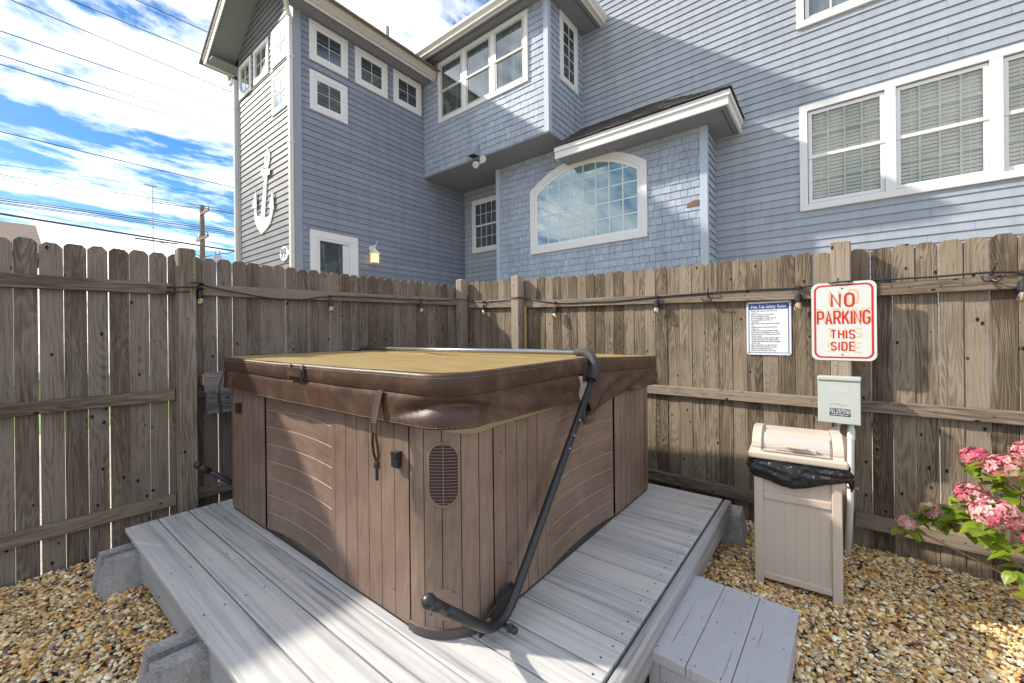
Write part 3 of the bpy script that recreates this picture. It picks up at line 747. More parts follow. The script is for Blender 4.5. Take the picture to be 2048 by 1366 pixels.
# tilt: the anchor leans to the right
tl=lambda p:(p[0]*math.cos(R(-12))-p[1]*math.sin(R(-12)),p[0]*math.sin(R(-12))+p[1]*math.cos(R(-12)))
def AP(P): return [tl(p) for p in P]
an.prism(AP([(-.085,.25),(.085,.25),(.055,1.12),(-.055,1.12)]),-.030,-.012,MA)
an.prism(AP([(-.20,1.06),(-.12,1.06),(-.12,1.035),(.12,1.035),(.12,1.06),(.20,1.06),(.20,1.17),(-.20,1.17)]),-.046,-.0301,MA)
# ring
o_=arc(0,1.36,.115,0,360,28,.19); i_=arc(0,1.385,.034,0,360,28,.07)
for k in range(28):
    an.prism(AP([o_[k],o_[k+1],i_[k+1],i_[k]]),-.030,-.012,MA)
# crown: crescent body
out=[(-.44,.48),(-.43,.32),(-.35,.15),(-.19,.04),(0,-.06),(.19,.04),(.35,.15),(.43,.32),(.44,.48)]
inn=[(-.35,.48),(-.335,.37),(-.27,.285),(-.15,.27),(0,.26),(.15,.27),(.27,.285),(.335,.37),(.35,.48)]
for k in range(8):
    an.prism(AP([out[k],out[k+1],inn[k+1],inn[k]]),-.030,-.012,MA)
for sx in (-1,1):
    an.prism(AP([(sx*.52,.42),(sx*.29,.45),(sx*.34,.60),(sx*.40,.76)]),-.0462,-.0301,MA)
ao=an.build('anchor',M['white']); ao.data.materials[0]=simple('white_anchor_paint',(.86,.84,.82),.4)
tag(ao,'large white ships anchor ornament hung on the tower wall','anchor')
# number plaque
pq=thing('number_plaque','white fish shaped house number plaque reading 99 by the tower corner','plaque')
mb=MB(); MP=frame((-7.80,3.34,2.83),(1,0,0),(0,1,0))
mb.prism(arc(0,0,.165,0,360,30,.135)[:-1],-.034,-.014,MP); mb.prism([(.14,.0),(.25,.09),(.25,-.09)],-.033,-.015,MP); mb.build('board',M['white'],pq)
def text(name,body,size,M4,mat,parent,extr=.0006,bold=0.,align='CENTER',sx=1.,space=1.,line=1.):
    cu=bpy.data.curves.new(name,'FONT'); cu.body=body; cu.size=size; cu.align_x=align; cu.align_y='CENTER'; cu.extrude=extr; cu.offset=bold; cu.space_character=space; cu.space_line=line; cu.resolution_u=3
    o=bpy.data.objects.new(name,cu); col.objects.link(o)
    dg=bpy.context.evaluated_depsgraph_get(); me=bpy.data.meshes.new_from_object(o.evaluated_get(dg)); me.name=name
    col.objects.unlink(o); bpy.data.objects.remove(o); bpy.data.curves.remove(cu)
    T=M4@Matrix.Diagonal((sx,1,1,1)); me.transform(T); me.materials.clear(); me.materials.append(mat)
    m=bpy.data.objects.new(name,me); col.objects.link(m)
    if parent: m.parent=parent
    return m
def tframe(o,u,n):
    """text frame: local x=u, local y=up, local z=outward n"""
    return frame(o,u,(0,0,1),z=n)
text('lettering','99',.24,tframe((-7.82,3.3055,2.83),(1,0,0),(0,-1,0)),M['maroon'],pq,bold=.006,sx=.9)
# wall lantern
ln=thing('wall_lantern','cream carriage lantern with a glowing amber glass beside the white door','lantern')
cx,cy,cz=-7.27,4.825,2.80
mb=MB(); mb.lathe([(0,.0),(.055,.0),(.055,.02),(0,.02)],c=(-7.386,cy,cz+.30),n=16,M=Matrix.Rotation(R(90),4,'Y')); mb.tube([(-7.37,cy,cz+.30),(-7.31,cy,cz+.36),(-7.27,cy,cz+.34),(-7.27,cy,cz+.27)],.012,8); mb.tube([(-7.27,cy,cz+.30),(-7.25,cy+.03,cz+.39),(-7.25,cy+.05,cz+.45)],.006,6); mb.build('bracket',M['creamlamp'],ln)
mb=MB(); b4=[(.012,.30),(.115,.19),(.115,.18),(0,.18)]; mb.lathe(b4,c=(cx,cy,cz),n=4,M=Matrix.Rotation(R(45),4,'Z')); mb.build('cap',M['creamlamp'],ln)
mb=MB(); mb.lathe([(0,.012),(.085,.012),(.085,-.005),(0,-.005)],c=(cx,cy,cz),n=4,M=Matrix.Rotation(R(45),4,'Z')); mb.build('base',M['creamlamp'],ln)
mb=MB()
for a in range(4):
    for f_ in (0,.5):
        p=Vector((.082*math.cos(R(a*90+45)),.082*math.sin(R(a*90+45)),0)); q=Vector((.082*math.cos(R(a*90+135)),.082*math.sin(R(a*90+135)),0)); s=p.lerp(q,f_)
        mb.tube([s+Vector((cx,cy,cz+.01)),s+Vector((cx,cy,cz+.185))],.006 if f_==0 else .0035,5)
mb.build('cage',M['creamlamp'],ln)
mb=MB(); mb.box((cx-.05,cy-.05,cz+.013),(cx+.05,cy+.05,cz+.178)); mb.build('lamp_glass',M['lampglass'],ln)
def arcp(cx,cy,r,a0,a1,n=10): return [(cx+r*math.cos(R(a0+(a1-a0)*i/n)),cy+r*math.sin(R(a0+(a1-a0)*i/n))) for i in range(n+1)]
def rrect(x0,x1,y0,y1,r,rc=None,k=8):
    rc=rc or (r,r,r,r)   # order: front-left, front-right, back-right, back-left
    P=[];
    for (cx,cy,a0),q in zip(((x0,y0,180),(x1,y0,270),(x1,y1,0),(x0,y1,90)),rc):
        ccx=cx+q if cx==x0 else cx-q; ccy=cy+q if cy==y0 else cy-q
        P+=arcp(ccx,ccy,q,a0,a0+90,k)
    return P
# ================================================================ GROUND
mb=MB(); mb.face([(-300,-300,-.03),(300,-300,-.03),(300,300,-.03),(-300,300,-.03)])
t=NT('pale_gravel_ground'); f=t.noise(t.obj(),35,6,.75); c=t.ramp(f,[(.3,(.22,.17,.11)),(.5,(.50,.44,.35)),(.7,(.66,.62,.54))]); t.set(Base_Color=c,Roughness=.95); t.bump(t.noise(t.obj(),60,3,.6),.6,.02)
struct(mb.build('ground',t.m))
mb=MB(); mb.face([(-60,-60,-.024),(-26,-60,-.024),(-26,120,-.024),(-60,120,-.024)]); struct(mb.build('road',simple('pale_asphalt',(.30,.30,.29),.9,noise=.1)))
mb=MB(); mb.face([(-21,-30,-.02),(-8.9,-30,-.02),(-8.9,3.2,-.02),(-21,3.2,-.02)])
tag(mb.build('lawn',simple('lawn_green',(.16,.26,.03),.9,noise=.35,nscale=25)),'sunlit yellow green lawn beyond the left fence','lawn',kind='stuff')
mb=MB(); mb.face([(-3.47,-3.2,-.012),(3,-3.2,-.012),(3,3.6,-.012),(-3.47,3.6,-.012)])
struct(mb.build('gravel_bed',simple('dark_soil_bed',(.055,.042,.03),.95,noise=.3)))
# pebbles
def pebbles():
    t_=(1+5**.5)/2
    v=np.array([(-1,t_,0),(1,t_,0),(-1,-t_,0),(1,-t_,0),(0,-1,t_),(0,1,t_),(0,-1,-t_),(0,1,-t_),(t_,0,-1),(t_,0,1),(-t_,0,-1),(-t_,0,1)],float)
    v/=np.linalg.norm(v[0])
    F=[(0,11,5),(0,5,1),(0,1,7),(0,7,10),(0,10,11),(1,5,9),(5,11,4),(11,10,2),(10,7,6),(7,1,8),(3,9,4),(3,4,2),(3,2,6),(3,6,8),(3,8,9),(4,9,5),(2,4,11),(6,2,10),(8,6,7),(9,8,1)]
    vs=[tuple(x) for x in v]; mid={}; F2=[]
    def m(a,b):
        k=(min(a,b),max(a,b))
        if k not in mid:
            p=(np.array(vs[a])+np.array(vs[b]))/2; p/=np.linalg.norm(p); mid[k]=len(vs); vs.append(tuple(p))
        return mid[k]
    for a,b,c in F:
        x,y,z=m(a,b),m(b,c),m(c,a); F2+=[(a,x,z),(b,y,x),(c,z,y),(x,y,z)]
    V0=np.array(vs); F0=np.array(F2)
    # areas in view: left bed and right bed
    pts=[]
    def fill(x0,x1,y0,y1,dens,test=None):
        n=int((x1-x0)*(y1-y0)*dens); P=np.stack([rng.uniform(x0,x1,n),rng.uniform(y0,y1,n)],1)
        if test is not None: P=P[test(P)]
        pts.append(P)
    fill(-3.45,-1.0,-1.3,.75,8600,lambda P:(P[:,1]>-.55-(P[:,0]+1)*.35-.9))
    fill(-1.3,-.35,.25,1.35,6500)
    fill(-.60,.95,.95,3.25,9500)
    fill(-.15,1.3,.55,1.2,8000)
    P=np.concatenate(pts); n=len(P)
    a=rng.lognormal(math.log(.0088),.27,n).clip(.005,.017); b=a*rng.uniform(.62,.95,n); c=a*rng.uniform(.38,.62,n)
    ang=rng.uniform(0,math.pi,n); tx=rng.normal(0,.28,n); ty=rng.normal(0,.28,n)
    z=rng.uniform(-.010,.005,n)+.006*np.sin(P[:,0]*5+1)*np.cos(P[:,1]*4)
    # fence foot rise
    V=V0[None,:,:]*np.stack([a,b,c],1)[:,None,:]
    # lumpy / angular shape variation
    K=V0@rng.normal(0,1,(3,6)); lump=1+.10*np.sin(K[None,:,:]*2.2+rng.uniform(0,6.3,(n,1,6))).mean(2)*2.2
    V=V*lump[:,:,None]
    ca,sa=np.cos(ang)[:,None],np.sin(ang)[:,None]
    x=V[:,:,0].copy();y=V[:,:,1].copy();zz=V[:,:,2].copy()
    zz2=zz+x*tx[:,None]+y*ty[:,None]
    X=x*ca-y*sa+P[:,0:1];Y=x*sa+y*ca+P[:,1:2];Z=zz2+z[:,None]
    co=np.stack([X,Y,Z],2).reshape(-1,3).astype(np.float32)
    nv=len(V0); nf=len(F0)
    loops=(F0[None,:,:]+(np.arange(n)*nv)[:,None,None]).reshape(-1).astype(np.int32)
    me=bpy.data.meshes.new('river_pebbles'); me.vertices.add(n*nv); me.vertices.foreach_set('co',co.reshape(-1))
    me.loops.add(n*nf*3); me.loops.foreach_set('vertex_index',loops); me.polygons.add(n*nf)
    me.polygons.foreach_set('loop_start',np.arange(0,n*nf*3,3,dtype=np.int32)); 
    me.polygons.foreach_set('use_smooth',np.ones(n*nf,dtype=bool)); me.update(calc_edges=True)
    pal=np.array([(.58,.43,.21),(.54,.34,.11),(.64,.53,.34),(.38,.23,.10),(.18,.11,.06),(.12,.11,.10),(.26,.23,.20),(.74,.66,.50),(.52,.26,.06),(.24,.20,.10),(.48,.38,.20),(.30,.12,.05)])
    pr=np.array([.20,.13,.18,.07,.04,.04,.05,.15,.06,.03,.05,.01]);pr/=pr.sum()
    cc=(pal[rng.choice(len(pal),n,p=pr)]*np.array([1.44,1.36,1.24]))*rng.uniform(.62,1.15,(n,1)); cc=cc.clip(0,1)
    ca_=np.concatenate([np.repeat(cc,nf,0),np.ones((n*nf,1))],1).astype(np.float32)
    at=me.attributes.new('pcol','FLOAT_COLOR','FACE'); at.data.foreach_set('color',ca_.reshape(-1))
    t=NT('river_pebble'); col_=t.attr('pcol','Color'); f=t.noise(t.obj(),130,3,.6)
    c=t.mix(t.math('MULTIPLY',f,.25),col_,(.20,.14,.09)); t.set(Base_Color=c,Roughness=.5); t.b.inputs['Specular IOR Level'].default_value=.35
    t.bump(t.noise(t.obj(),400,2,.5),.25,.002)
    me.materials.append(t.m)
    o=bpy.data.objects.new('river_pebbles',me); col.objects.link(o)
    return o
tag(pebbles(),'tan brown and white river pebbles covering the yard','gravel',kind='stuff')
# a few dead leaves blown onto the stones
mb=MB(); lr=random.Random(21)
for i in range(46):
    x,y=(lr.uniform(.05,.95),lr.uniform(2.3,3.1)) if i<30 else (lr.uniform(-3.3,-2.0),lr.uniform(-.3,.4))
    a=lr.uniform(0,6.28); L_=lr.uniform(.012,.030); w_=L_*lr.uniform(.25,.5); c=Vector((x,y,.017)); u_=Vector((math.cos(a),math.sin(a),lr.uniform(-.2,.3))); v_=Vector((-math.sin(a),math.cos(a),lr.uniform(-.3,.3)))
    mb.face([c-u_*L_,c-u_*L_*.2+v_*w_,c+u_*L_*.5+v_*w_*.7+Vector((0,0,.004)),c+u_*L_,c+u_*L_*.4-v_*w_*.8,c-u_*L_*.3-v_*w_],rnd=lr.random())
t=NT('dead_leaf'); t.set(Base_Color=t.ramp(t.attr('rnd'),[(.0,(.07,.015,.008)),(.5,(.16,.06,.02)),(1.,(.25,.14,.05))]),Roughness=.7)
tag(mb.build('dead_leaves',t.m),'small brown and red dead leaves scattered on the pebbles','leaf litter',kind='stuff')
# ================================================================ FENCES
def picket_panel(name,p0,p1,ztop,parent,inside,gaps=(.0015,.009),seed=1,pitch=.0935,zb=-.03,open_frac=.4):
    """dog-eared pickets from p0 to p1 (2d); ztop(s)->height; inside = unit normal towards the yard"""
    mb=MB(); r=random.Random(seed); p0=Vector((*p0,0));p1=Vector((*p1,0)); u=(p1-p0).normalized(); Ln=(p1-p0).length
    s=0
    while s<Ln-.02:
        g=r.uniform(.0035,.0075) if r.random()<open_frac else r.uniform(.0012,.003)
        w=pitch-g
        zt=ztop(s+w/2)+r.uniform(-.007,.007); tilt=r.uniform(-.0016,.0016); dep=r.uniform(-.004,.004)
        Mx=frame(p0+u*s+Vector(inside)*(-.016+dep),u,Vector(inside))
        c=r.uniform(.017,.024); e=r.uniform(-.002,.002)
        poly=[(0,zb),(w,zb),(w+tilt,zt-c-.004),(w-c+tilt,zt+e),(c+tilt,zt-e),(tilt,zt-c)]
        mb.prism(poly,0,.016,Mx,rnd=r.random(),off=(r.random()*5,r.random()*9))
        s+=pitch
    return mb.build(name,M['picketL'] if p0.x<-3.4 and p1.x<-3.4 else M['picket'],parent,bevel=.0022,seg=1)
def rail(p0,p1,z0a,z0b,h,parent,inside,th=.038,seed=0,mat='rail'):
    """2x4 rail; z at both ends (bottom)"""
    mb=MB(); p0=Vector((*p0,z0a));p1=Vector((*p1,z0b)); u=(p1-p0)
    L_=u.length; n=Vector(inside); x=u.normalized(); z=x.cross(n); 
    if z.z<0: z=-z
    Mx=Matrix.Identity(4)
    for i in range(3): Mx[i][0]=x[i];Mx[i][1]=n[i];Mx[i][2]=z[i];Mx[i][3]=p0[i]
    mb.box((0,.001,0),(L_,th,h),Mx,grain=0,rnd=random.Random(seed).random())
    return mb.build('rail',M[mat],parent,bevel=.004)
def post(p,w,zt,parent,inside,u,d0=.02,d1=.115,zb=-.05,rnd=.5,name='post'):
    n=Vector(inside); Mx=frame((p[0],p[1],0),Vector((*u,0)),n); mb=MB()
    mb.box((-w/2,d0,zb),(w/2,d1,zt-.012),Mx,grain=2,rnd=rnd)
    # chamfered top
    c=.012; lo=[(-w/2,d0),(w/2,d0),(w/2,d1),(-w/2,d1)]; hi=[(-w/2+c,d0+c),(w/2-c,d0+c),(w/2-c,d1-c),(-w/2+c,d1-c)]
    for i in range(4):
        j=(i+1)%4
        P=[Mx@Vector((*lo[i],zt-.012)),Mx@Vector((*lo[j],zt-.012)),Mx@Vector((*hi[j],zt)),Mx@Vector((*hi[i],zt))]
        mb.face(P,[(i*.1,0),(i*.1+.1,0),(i*.1+.1,.02),(i*.1,.02)],rnd)
    mb.face([Mx@Vector((*q,zt)) for q in hi],[(0,0),(.09,0),(.09,.09),(0,.09)],rnd)
    return mb.build(name,M['post'],parent,bevel=.005)
# left run (X = -3.48)
lf=thing('wooden_fence','weathered dog eared picket fence running along the left side past the deck end','fence')
nL=(1,0,0)
picket_panel('picket_panel',(-3.48,-3.0),(-3.48,3.46),lambda s:1.858+.012*max(0,s-3.0),lf,nL,seed=4,pitch=.0935,open_frac=.33)
for (ya,yb,za,zb_,h,sd) in ((-3.0,.765,1.545,1.596,.075,1),(.868,3.37,1.60,1.662,.078,2),(-3.0,.765,.893,.895,.072,3),(.868,3.37,.895,.90,.072,4),(-3.0,.765,.197,.197,.076,5),(.868,3.37,.197,.20,.076,6)):
    rail((-3.48,ya),(-3.48,yb),za,zb_,h,lf,nL,seed=sd)
post((-3.48,.818),.094,1.905,lf,nL,(0,1),rnd=.35)
post((-3.48,3.415),.09,1.965,lf,nL,(0,1),rnd=.75)
post((-3.48,-1.7),.094,1.9,lf,nL,(0,1),rnd=.35)
mb=MB(); mb.box((-3.44,.90,.985),(-3.375,1.0,1.055),grain=1); mb.build('block',M['freshwood'],lf)
bp=MB(); bp.box((-3.374,.905,.935),(-3.338,1.75,1.072),grain=1,rnd=.6); bp.box((-3.374,.915,.785),(-3.338,1.74,.9335),grain=1,rnd=.2); bp.box((-3.438,.93,.80),(-3.3745,.98,.984),grain=2)
bo=bp.build('cleat_board',M['oldboard'],lf,bevel=.003)
# right run
PA=Vector((-3.48,3.50,0));PB=Vector((.9,3.20,0)); uR=(PB-PA).normalized(); nR=Vector((uR.y,-uR.x,0)); 
if nR.y>0:nR=-nR
def FR(x,d=0,z=0):
    tt=(x-PA.x)/(PB.x-PA.x); p=PA.lerp(PB,tt); return Vector((p.x,p.y,0))+nR*d+Vector((0,0,z))
rf=thing('wooden_fence','weathered dog eared picket fence with signs and hooks crossing the back of the yard','fence')
pe=FR(2.6)
def ztr(s):
    x=-3.48+s*uR.x
    for (a,za),(b,zb) in zip([(-3.48,1.945),(-2.45,1.885),(-1.2,1.832),(-.3,1.818),(.3,1.80),(1.2,1.785)],[(-2.45,1.885),(-1.2,1.832),(-.3,1.818),(.3,1.80),(1.2,1.785),(9,1.76)]):
        if x<=b: return za+(zb-za)*(x-a)/(b-a)
    return 1.76
picket_panel('picket_panel',(PA.x+.02,PA.y-.0014),(pe.x,pe.y),ztr,rf,tuple(nR),seed=13,pitch=.0937,open_frac=.22)
def rrail(xa,xb,za,zb_,h,sd):
    a=FR(xa);b=FR(xb); rail((a.x,a.y),(b.x,b.y),za,zb_,h,rf,tuple(nR),seed=sd)
rrail(-3.33,-2.60,1.628,1.598,.074,11); rrail(-2.50,.0,1.585,1.512,.070,12); rrail(.102,2.5,1.512,1.50,.072,13)
rrail(-3.33,-2.60,.84,.84,.07,14); rrail(-2.50,.0,.818,.822,.070,15); rrail(.102,2.5,.824,.826,.068,16)
rrail(-3.33,-2.60,.12,.12,.08,17); rrail(-2.50,.0,.11,.125,.080,18); rrail(.102,2.5,.13,.135,.080,19)
p=FR(-2.55); post((p.x,p.y),.095,1.915,rf,tuple(nR),(uR.x,uR.y),rnd=.95)
p=FR(.050); post((p.x,p.y),.095,1.85,rf,tuple(nR),(uR.x,uR.y),rnd=.9)
mb=MB(); p=FR(-2.475,.035); mb.tube([(p.x,p.y,.0),(p.x,p.y,1.60)],.016,8); p=FR(-2.475,.03); mb.build('stake',simple('yellow_stake',(.32,.22,.09),.7,noise=.2),rf)
# nail heads on the rails
mb=MB(); r=random.Random(5)
for x in [ -3.2+i*.0937 for i in range(60)]:
    for z in (1.56,.855,.165):
        if abs(x-.05)<.07 or abs(x+2.55)<.07: continue
        if r.random()<.5:
            q=FR(x+r.uniform(-.02,.02),.0388,z+r.uniform(-.012,.012)); mb.sphere(q,.0035,6,4,rnd=0)
mb.build('nail_heads',M['screw'],rf)['kind']='stuff'
# ================================================================ DECK
deck=thing('deck','low grey composite deck platform carrying the hot tub','deck')
ZD=.243
mb=MB(); y=.467;i=0; r=random.Random(3)
while y<2.86:
    w=.1395; x1=-.560 
    mb.box((-3.138-(.0),y,ZD-.025),(x1,min(y+w,2.885),ZD+r.uniform(-.0006,.0006)),grain=0,rnd=r.random()); y+=.1452;i+=1
mb.build('deck_boards',M['deck'],deck,bevel=.004)
mb=MB(); mb.box((-3.115,.489,.045),(-.552,.512,ZD-.0255),grain=0,rnd=.5); mb.box((-3.112,.513,.045),(-3.09,2.87,ZD-.026),grain=1); mb.build('front_fascia',M['fascia'],deck,bevel=.002)
mb=MB(); mb.box((-.551,.44,.118),(-.508,2.89,ZD+.001),grain=1,rnd=.4); mb.build('side_fascia',M['fasciaR'],deck,bevel=.012,seg=3)
mb=MB(); mb.box((-3.0,2.86,.06),(-.56,2.885,ZD-.026),grain=0)
for k in range(7): mb.box((-3.0+k*.4,.52,.07),(-2.962+k*.4,2.85,ZD-.0265),grain=1)
mb.build('joist',M['picket'],deck)
mb=MB(); r=random.Random(9)
y=.467
while y<2.8:
    for dy in (.035,.105):
        for x in (-.60,-1.9,-2.35) : mb.lathe([(0,.0),(.0035,.0),(.0035,.0012),(0,.0012)],c=(x+r.uniform(-.01,.01),y+dy,ZD+.0008),n=8)
    y+=.1452
for x in (-2.9,-2.5,-2.1,-1.7,-1.3):
    for z in (.09,.18): mb.sphere((x,.4885,z),.004,6,4)
mb.build('screws',M['screw'],deck)['kind']='stuff'
# deck blocks
def deck_block():
    b=MB()
    def fr(x0,x1,y0,y1,z0,z1,k):
        """frustum box tapered towards the block axis: k = taper per metre"""
        def q(x,y,z):
            s=1-k*z; return (x*s,y*s,z)
        c=[q(x0,y0,z0),q(x1,y0,z0),q(x1,y1,z0),q(x0,y1,z0),q(x0,y0,z1),q(x1,y0,z1),q(x1,y1,z1),q(x0,y1,z1)]
        for f in ((0,3,2,1),(4,5,6,7),(0,1,5,4),(1,2,6,5),(2,3,7,6),(3,0,4,7)): b.face([c[i] for i in f])
    h=.120
    fr(-h,h,-h,h,-.04,.118,1.3)
    for sx in (-1,1):
        xs=sorted((sx*.026,sx*h)); fr(xs[0],xs[1],-h,h,.1182,.168,1.3)
    return b
def place_block(loc,rz,label):
    o=deck_block().build('deck_block',M['concrete'],bevel=.012,seg=3); o.location=loc; o.rotation_euler=(0,0,rz); tag(o,label,'concrete block','concrete deck blocks under the platform')
place_block((-3.0,.455,0),R(3),'concrete deck block under the far left corner of the deck beside the fence')
place_block((-1.90,.435,0),R(-5),'concrete deck block under the middle of the deck front edge')
place_block((-.555,2.93,0),R(4),'darker concrete deck block under the deck corner left of the beige bin')
# ================================================================ STEP
st=thing('wooden_step','grey painted wooden step box beside the right edge of the deck','step')
mb=MB(); Ms=frame((-.325,1.72,0),(math.cos(R(-1.5)),math.sin(R(-1.5)),0),z=(0,0,1))
xs=[-.205,-.066,.068,.205]
for a,b in zip(xs[:-1],xs[1:]): mb.box((a+.001,-.285,.143),(b-.001,.29,.181),Ms,grain=1)
mb.build('tread',M['step'],st,bevel=.003)
mb=MB(); mb.box((-.195,-.275,0),(-.157,.28,.142),Ms,grain=1); mb.box((.157,-.275,0),(.195,.28,.142),Ms,grain=1); mb.box((-.156,-.275,0),(.156,-.237,.142),Ms,grain=0); mb.box((-.156,.24,0),(.156,.278,.142),Ms,grain=0)
mb.build('frame',M['step'],st,bevel=.003)
mb=MB(); r=random.Random(2)
for x in (-.18,-.09,-.04,.04,.09,.18):
    for y_ in (-.26,.0,.265): 
        q=Ms@Vector((x+r.uniform(-.01,.01),y_+r.uniform(-.01,.01),.1815)); mb.sphere(q,.003,6,4,sc=(1,1,.4))
mb.build('screws',M['screw'],st)
# ================================================================ HOT TUB
tub=thing('hot_tub','square brown hot tub with moulded wood grain side panels on the grey deck','hot tub')
XL,XR,YF,YB=-3.02,-.99,.93,2.82; ZT=1.02; Z0=.262
def wallstrip(mb,path,z0,z1,groove,gd=.004,gw=.0016,boards=None):
    """vertical skin following path (2d pts) with thin V grooves every `groove` metres"""
    pts=[Vector((*p,0)) for p in path]; cum=[0]
    for a,b in zip(pts[:-1],pts[1:]): cum.append(cum[-1]+(b-a).length)
    T=cum[-1]
    def at(s):
        s=min(max(s,0),T)
        for i in range(len(pts)-1):
            if s<=cum[i+1]+1e-9:
                f=(s-cum[i])/max(cum[i+1]-cum[i],1e-9); d=(pts[i+1]-pts[i]).normalized(); return pts[i].lerp(pts[i+1],f),Vector((d.y,-d.x,0))
        return pts[-1],Vector((0,0,0))
    S=[]
    k=int(T/groove+.5); g=T/k
    for i in range(k):
        a=i*g;b=(i+1)*g; n=max(2,int(g/.03))
        if i>0: S.append((a,-gd,i)); S.append((a+gw,0,i))
        else: S.append((a,0,i))
        for j in range(1,n): S.append((a+(b-a)*j/n,0,i))
        S.append((b-gw,0,i))
    S.append((T,0,k-1))
    cols=[]
    for s,d,i in S:
        p,n=at(s); cols.append((p+n*d,s,i))
    for (p,s,i),(q,s2,i2) in zip(cols[:-1],cols[1:]):
        mb.face([(p.x,p.y,z0),(q.x,q.y,z0),(q.x,q.y,z1),(p.x,p.y,z1)],[(s+i*.7,z0+i*1.3),(s2+i*.7,z0+i*1.3),(s2+i*.7,z1+i*1.3),(s+i*.7,z1+i*1.3)],((i*37)%11)/11,mi=1 if s2-s<=gw*1.2 else 0)
def side(name,path,z0,z1,groove,**k):
    mb=MB(); wallstrip(mb,path,z0,z1,groove,**k); return mb.build(name,[M['tub'],M['seam']],tub)
side('side_panel',[(-2.926,YF),(-2.450,YF)],Z0,ZT,.0795)
side('side_panel',[(-1.712,YF),(-1.205,YF)],Z0,ZT,.0815)
side('side_panel',[(XR,1.150),(XR,1.500)],Z0,ZT,.074)
side('side_panel',[(XR,2.215),(XR,2.690)],Z0,ZT,.0795)
side('corner_panel',[(-1.199,YF)]+arcp(-1.20,1.14,.21,-90,0)+[(XR,1.144)],Z0+.01,ZT,.070)
side('corner_panel',[(XL,1.06)]+arcp(-2.93,1.02,.09,180,270)+[(-2.932,YF)],Z0,ZT,.08)
side('corner_panel',[(XR,2.698)]+arcp(-1.07,2.74,.08,0,90)+[(-1.2,YB)],Z0,ZT,.08)
side('back_panel',[(-1.2,YB),(-2.93,YB)]+arcp(-2.93,2.73,.09,90,180)+[(XL,1.06)],Z0,ZT,.08)
# access panels with horizontal boards, slightly bowed inwards
def access(o,u,w,z0,z1,inward,n,par):
    mb=MB(); o=Vector(o);u=Vector(u);inn=Vector(inward); h=(z1-z0)/n; P=[]
    K=16
    for k in range(n):
        for za,zb,da,db in ((z0+k*h,z0+k*h+.0018,.004,0),(z0+k*h+.0018,z0+(k+1)*h-.0018,0,0),(z0+(k+1)*h-.0018,z0+(k+1)*h,0,.004)):
            for i in range(K):
                f0,f1=i/K,(i+1)/K; b0=.013*math.sin(math.pi*f0)**.8;b1=.013*math.sin(math.pi*f1)**.8
                # boards sag: lower in the middle
                s0=.010*math.sin(math.pi*f0);s1=.010*math.sin(math.pi*f1)
                pp=[o+u*(w*f0)+inn*(b0+da)+Vector((0,0,za+s0)),o+u*(w*f1)+inn*(b1+da)+Vector((0,0,za+s1)),o+u*(w*f1)+inn*(b1+db)+Vector((0,0,zb+s1)),o+u*(w*f0)+inn*(b0+db)+Vector((0,0,zb+s0))]
                mb.face(pp,[(za+k*.6,w*f0),(za+k*.6,w*f1),(zb+k*.6,w*f1),(zb+k*.6,w*f0)],((k*53)%13)/13,mi=1 if zb-za<.002 else 0)
    return mb.build('access_panel',[M['tub'],M['worn']],par)
access((-2.440,YF+.004,0),(1,0,0),.690,Z0,1.0,(0,1,0),8,tub)
access((XR-.004,1.545,0),(0,1,0),.655,Z0,1.0,(-1,0,0),8,tub)
mb=MB(); mb.box((-1.748,YF+.001,Z0),(-1.716,YF+.02,ZT),grain=2); mb.box((XR-.02,1.506,Z0),(XR-.0012,1.543,ZT),grain=2); mb.box((XR-.012,1.499,Z0+.001),(XR+.003,1.507,ZT-.001),grain=2); mb.build('trim_strip',M['tub'],tub,bevel=.003)
mb=MB()
P0=rrect(XL+.03,XR-.03,YF+.03,YB-.03,.1,(.08,.20,.08,.09)); mb.grid([[(x,y,.27) for x,y in P0],[(x,y,1.0) for x,y in P0]],closed=True)
mb.build('inner_frame',M['seam'],tub)
mb=MB(); n=0
P1=rrect(XL+.008,XR-.008,YF+.008,YB-.008,.1,(.09,.21,.08,.09))
mb.grid([[(x,y,.2445) for x,y in P1],[(x,y,.268) for x,y in P1]],closed=True); mb.build('base_pan',M['seam'],tub)
P1=rrect(XL-.004,XR+.004,YF-.004,YB+.004,.1,(.09,.215,.08,.09))
P2=arcp(-1.20,1.14,.216,-92,-8,14)
mb=MB(); mb.grid([[(x,y,.250) for x,y in P2],[(x,y,.278) for x,y in P2],[(-1.2+(x+1.2)*.965,1.14+(y-1.14)*.965,.281) for x,y in P2]],uv=lambda i,j:(j*.02,i*.03)); mb.build('kick_trim',M['tubdark'],tub)
P1=rrect(XL-.01,XR+.012,YF-.012,YB+.01,.1,(.1,.22,.09,.1)); 
mb=MB(); mb.grid([[(x,y,.985) for x,y in P1],[(x,y,1.065) for x,y in P1],[(-2+(x+2)*.9,1.9+(y-1.9)*.9,1.068) for x,y in P1]],closed=True); mb.build('shell_rim',M['beigefoam'],tub,smooth=False)
P4=arcp(-1.20,1.14,.228,-58,0,14)+[(XR+.026,1.3),(XR+.020,1.5),(XR+.012,1.62)]
mb=MB(); nP=len(P4); mb.grid([[(-1.6+(x+1.6)*.95,1.3+(y-1.3)*.98,.980-.024*math.sin(math.pi*i/(nP-1))) for i,(x,y) in enumerate(P4)],[(x,y,.983-.024*math.sin(math.pi*i/(nP-1))) for i,(x,y) in enumerate(P4)],[(x,y,1.01) for x,y in P4]]); mb.build('shell_lip',M['beigefoam'],tub,smooth=True)
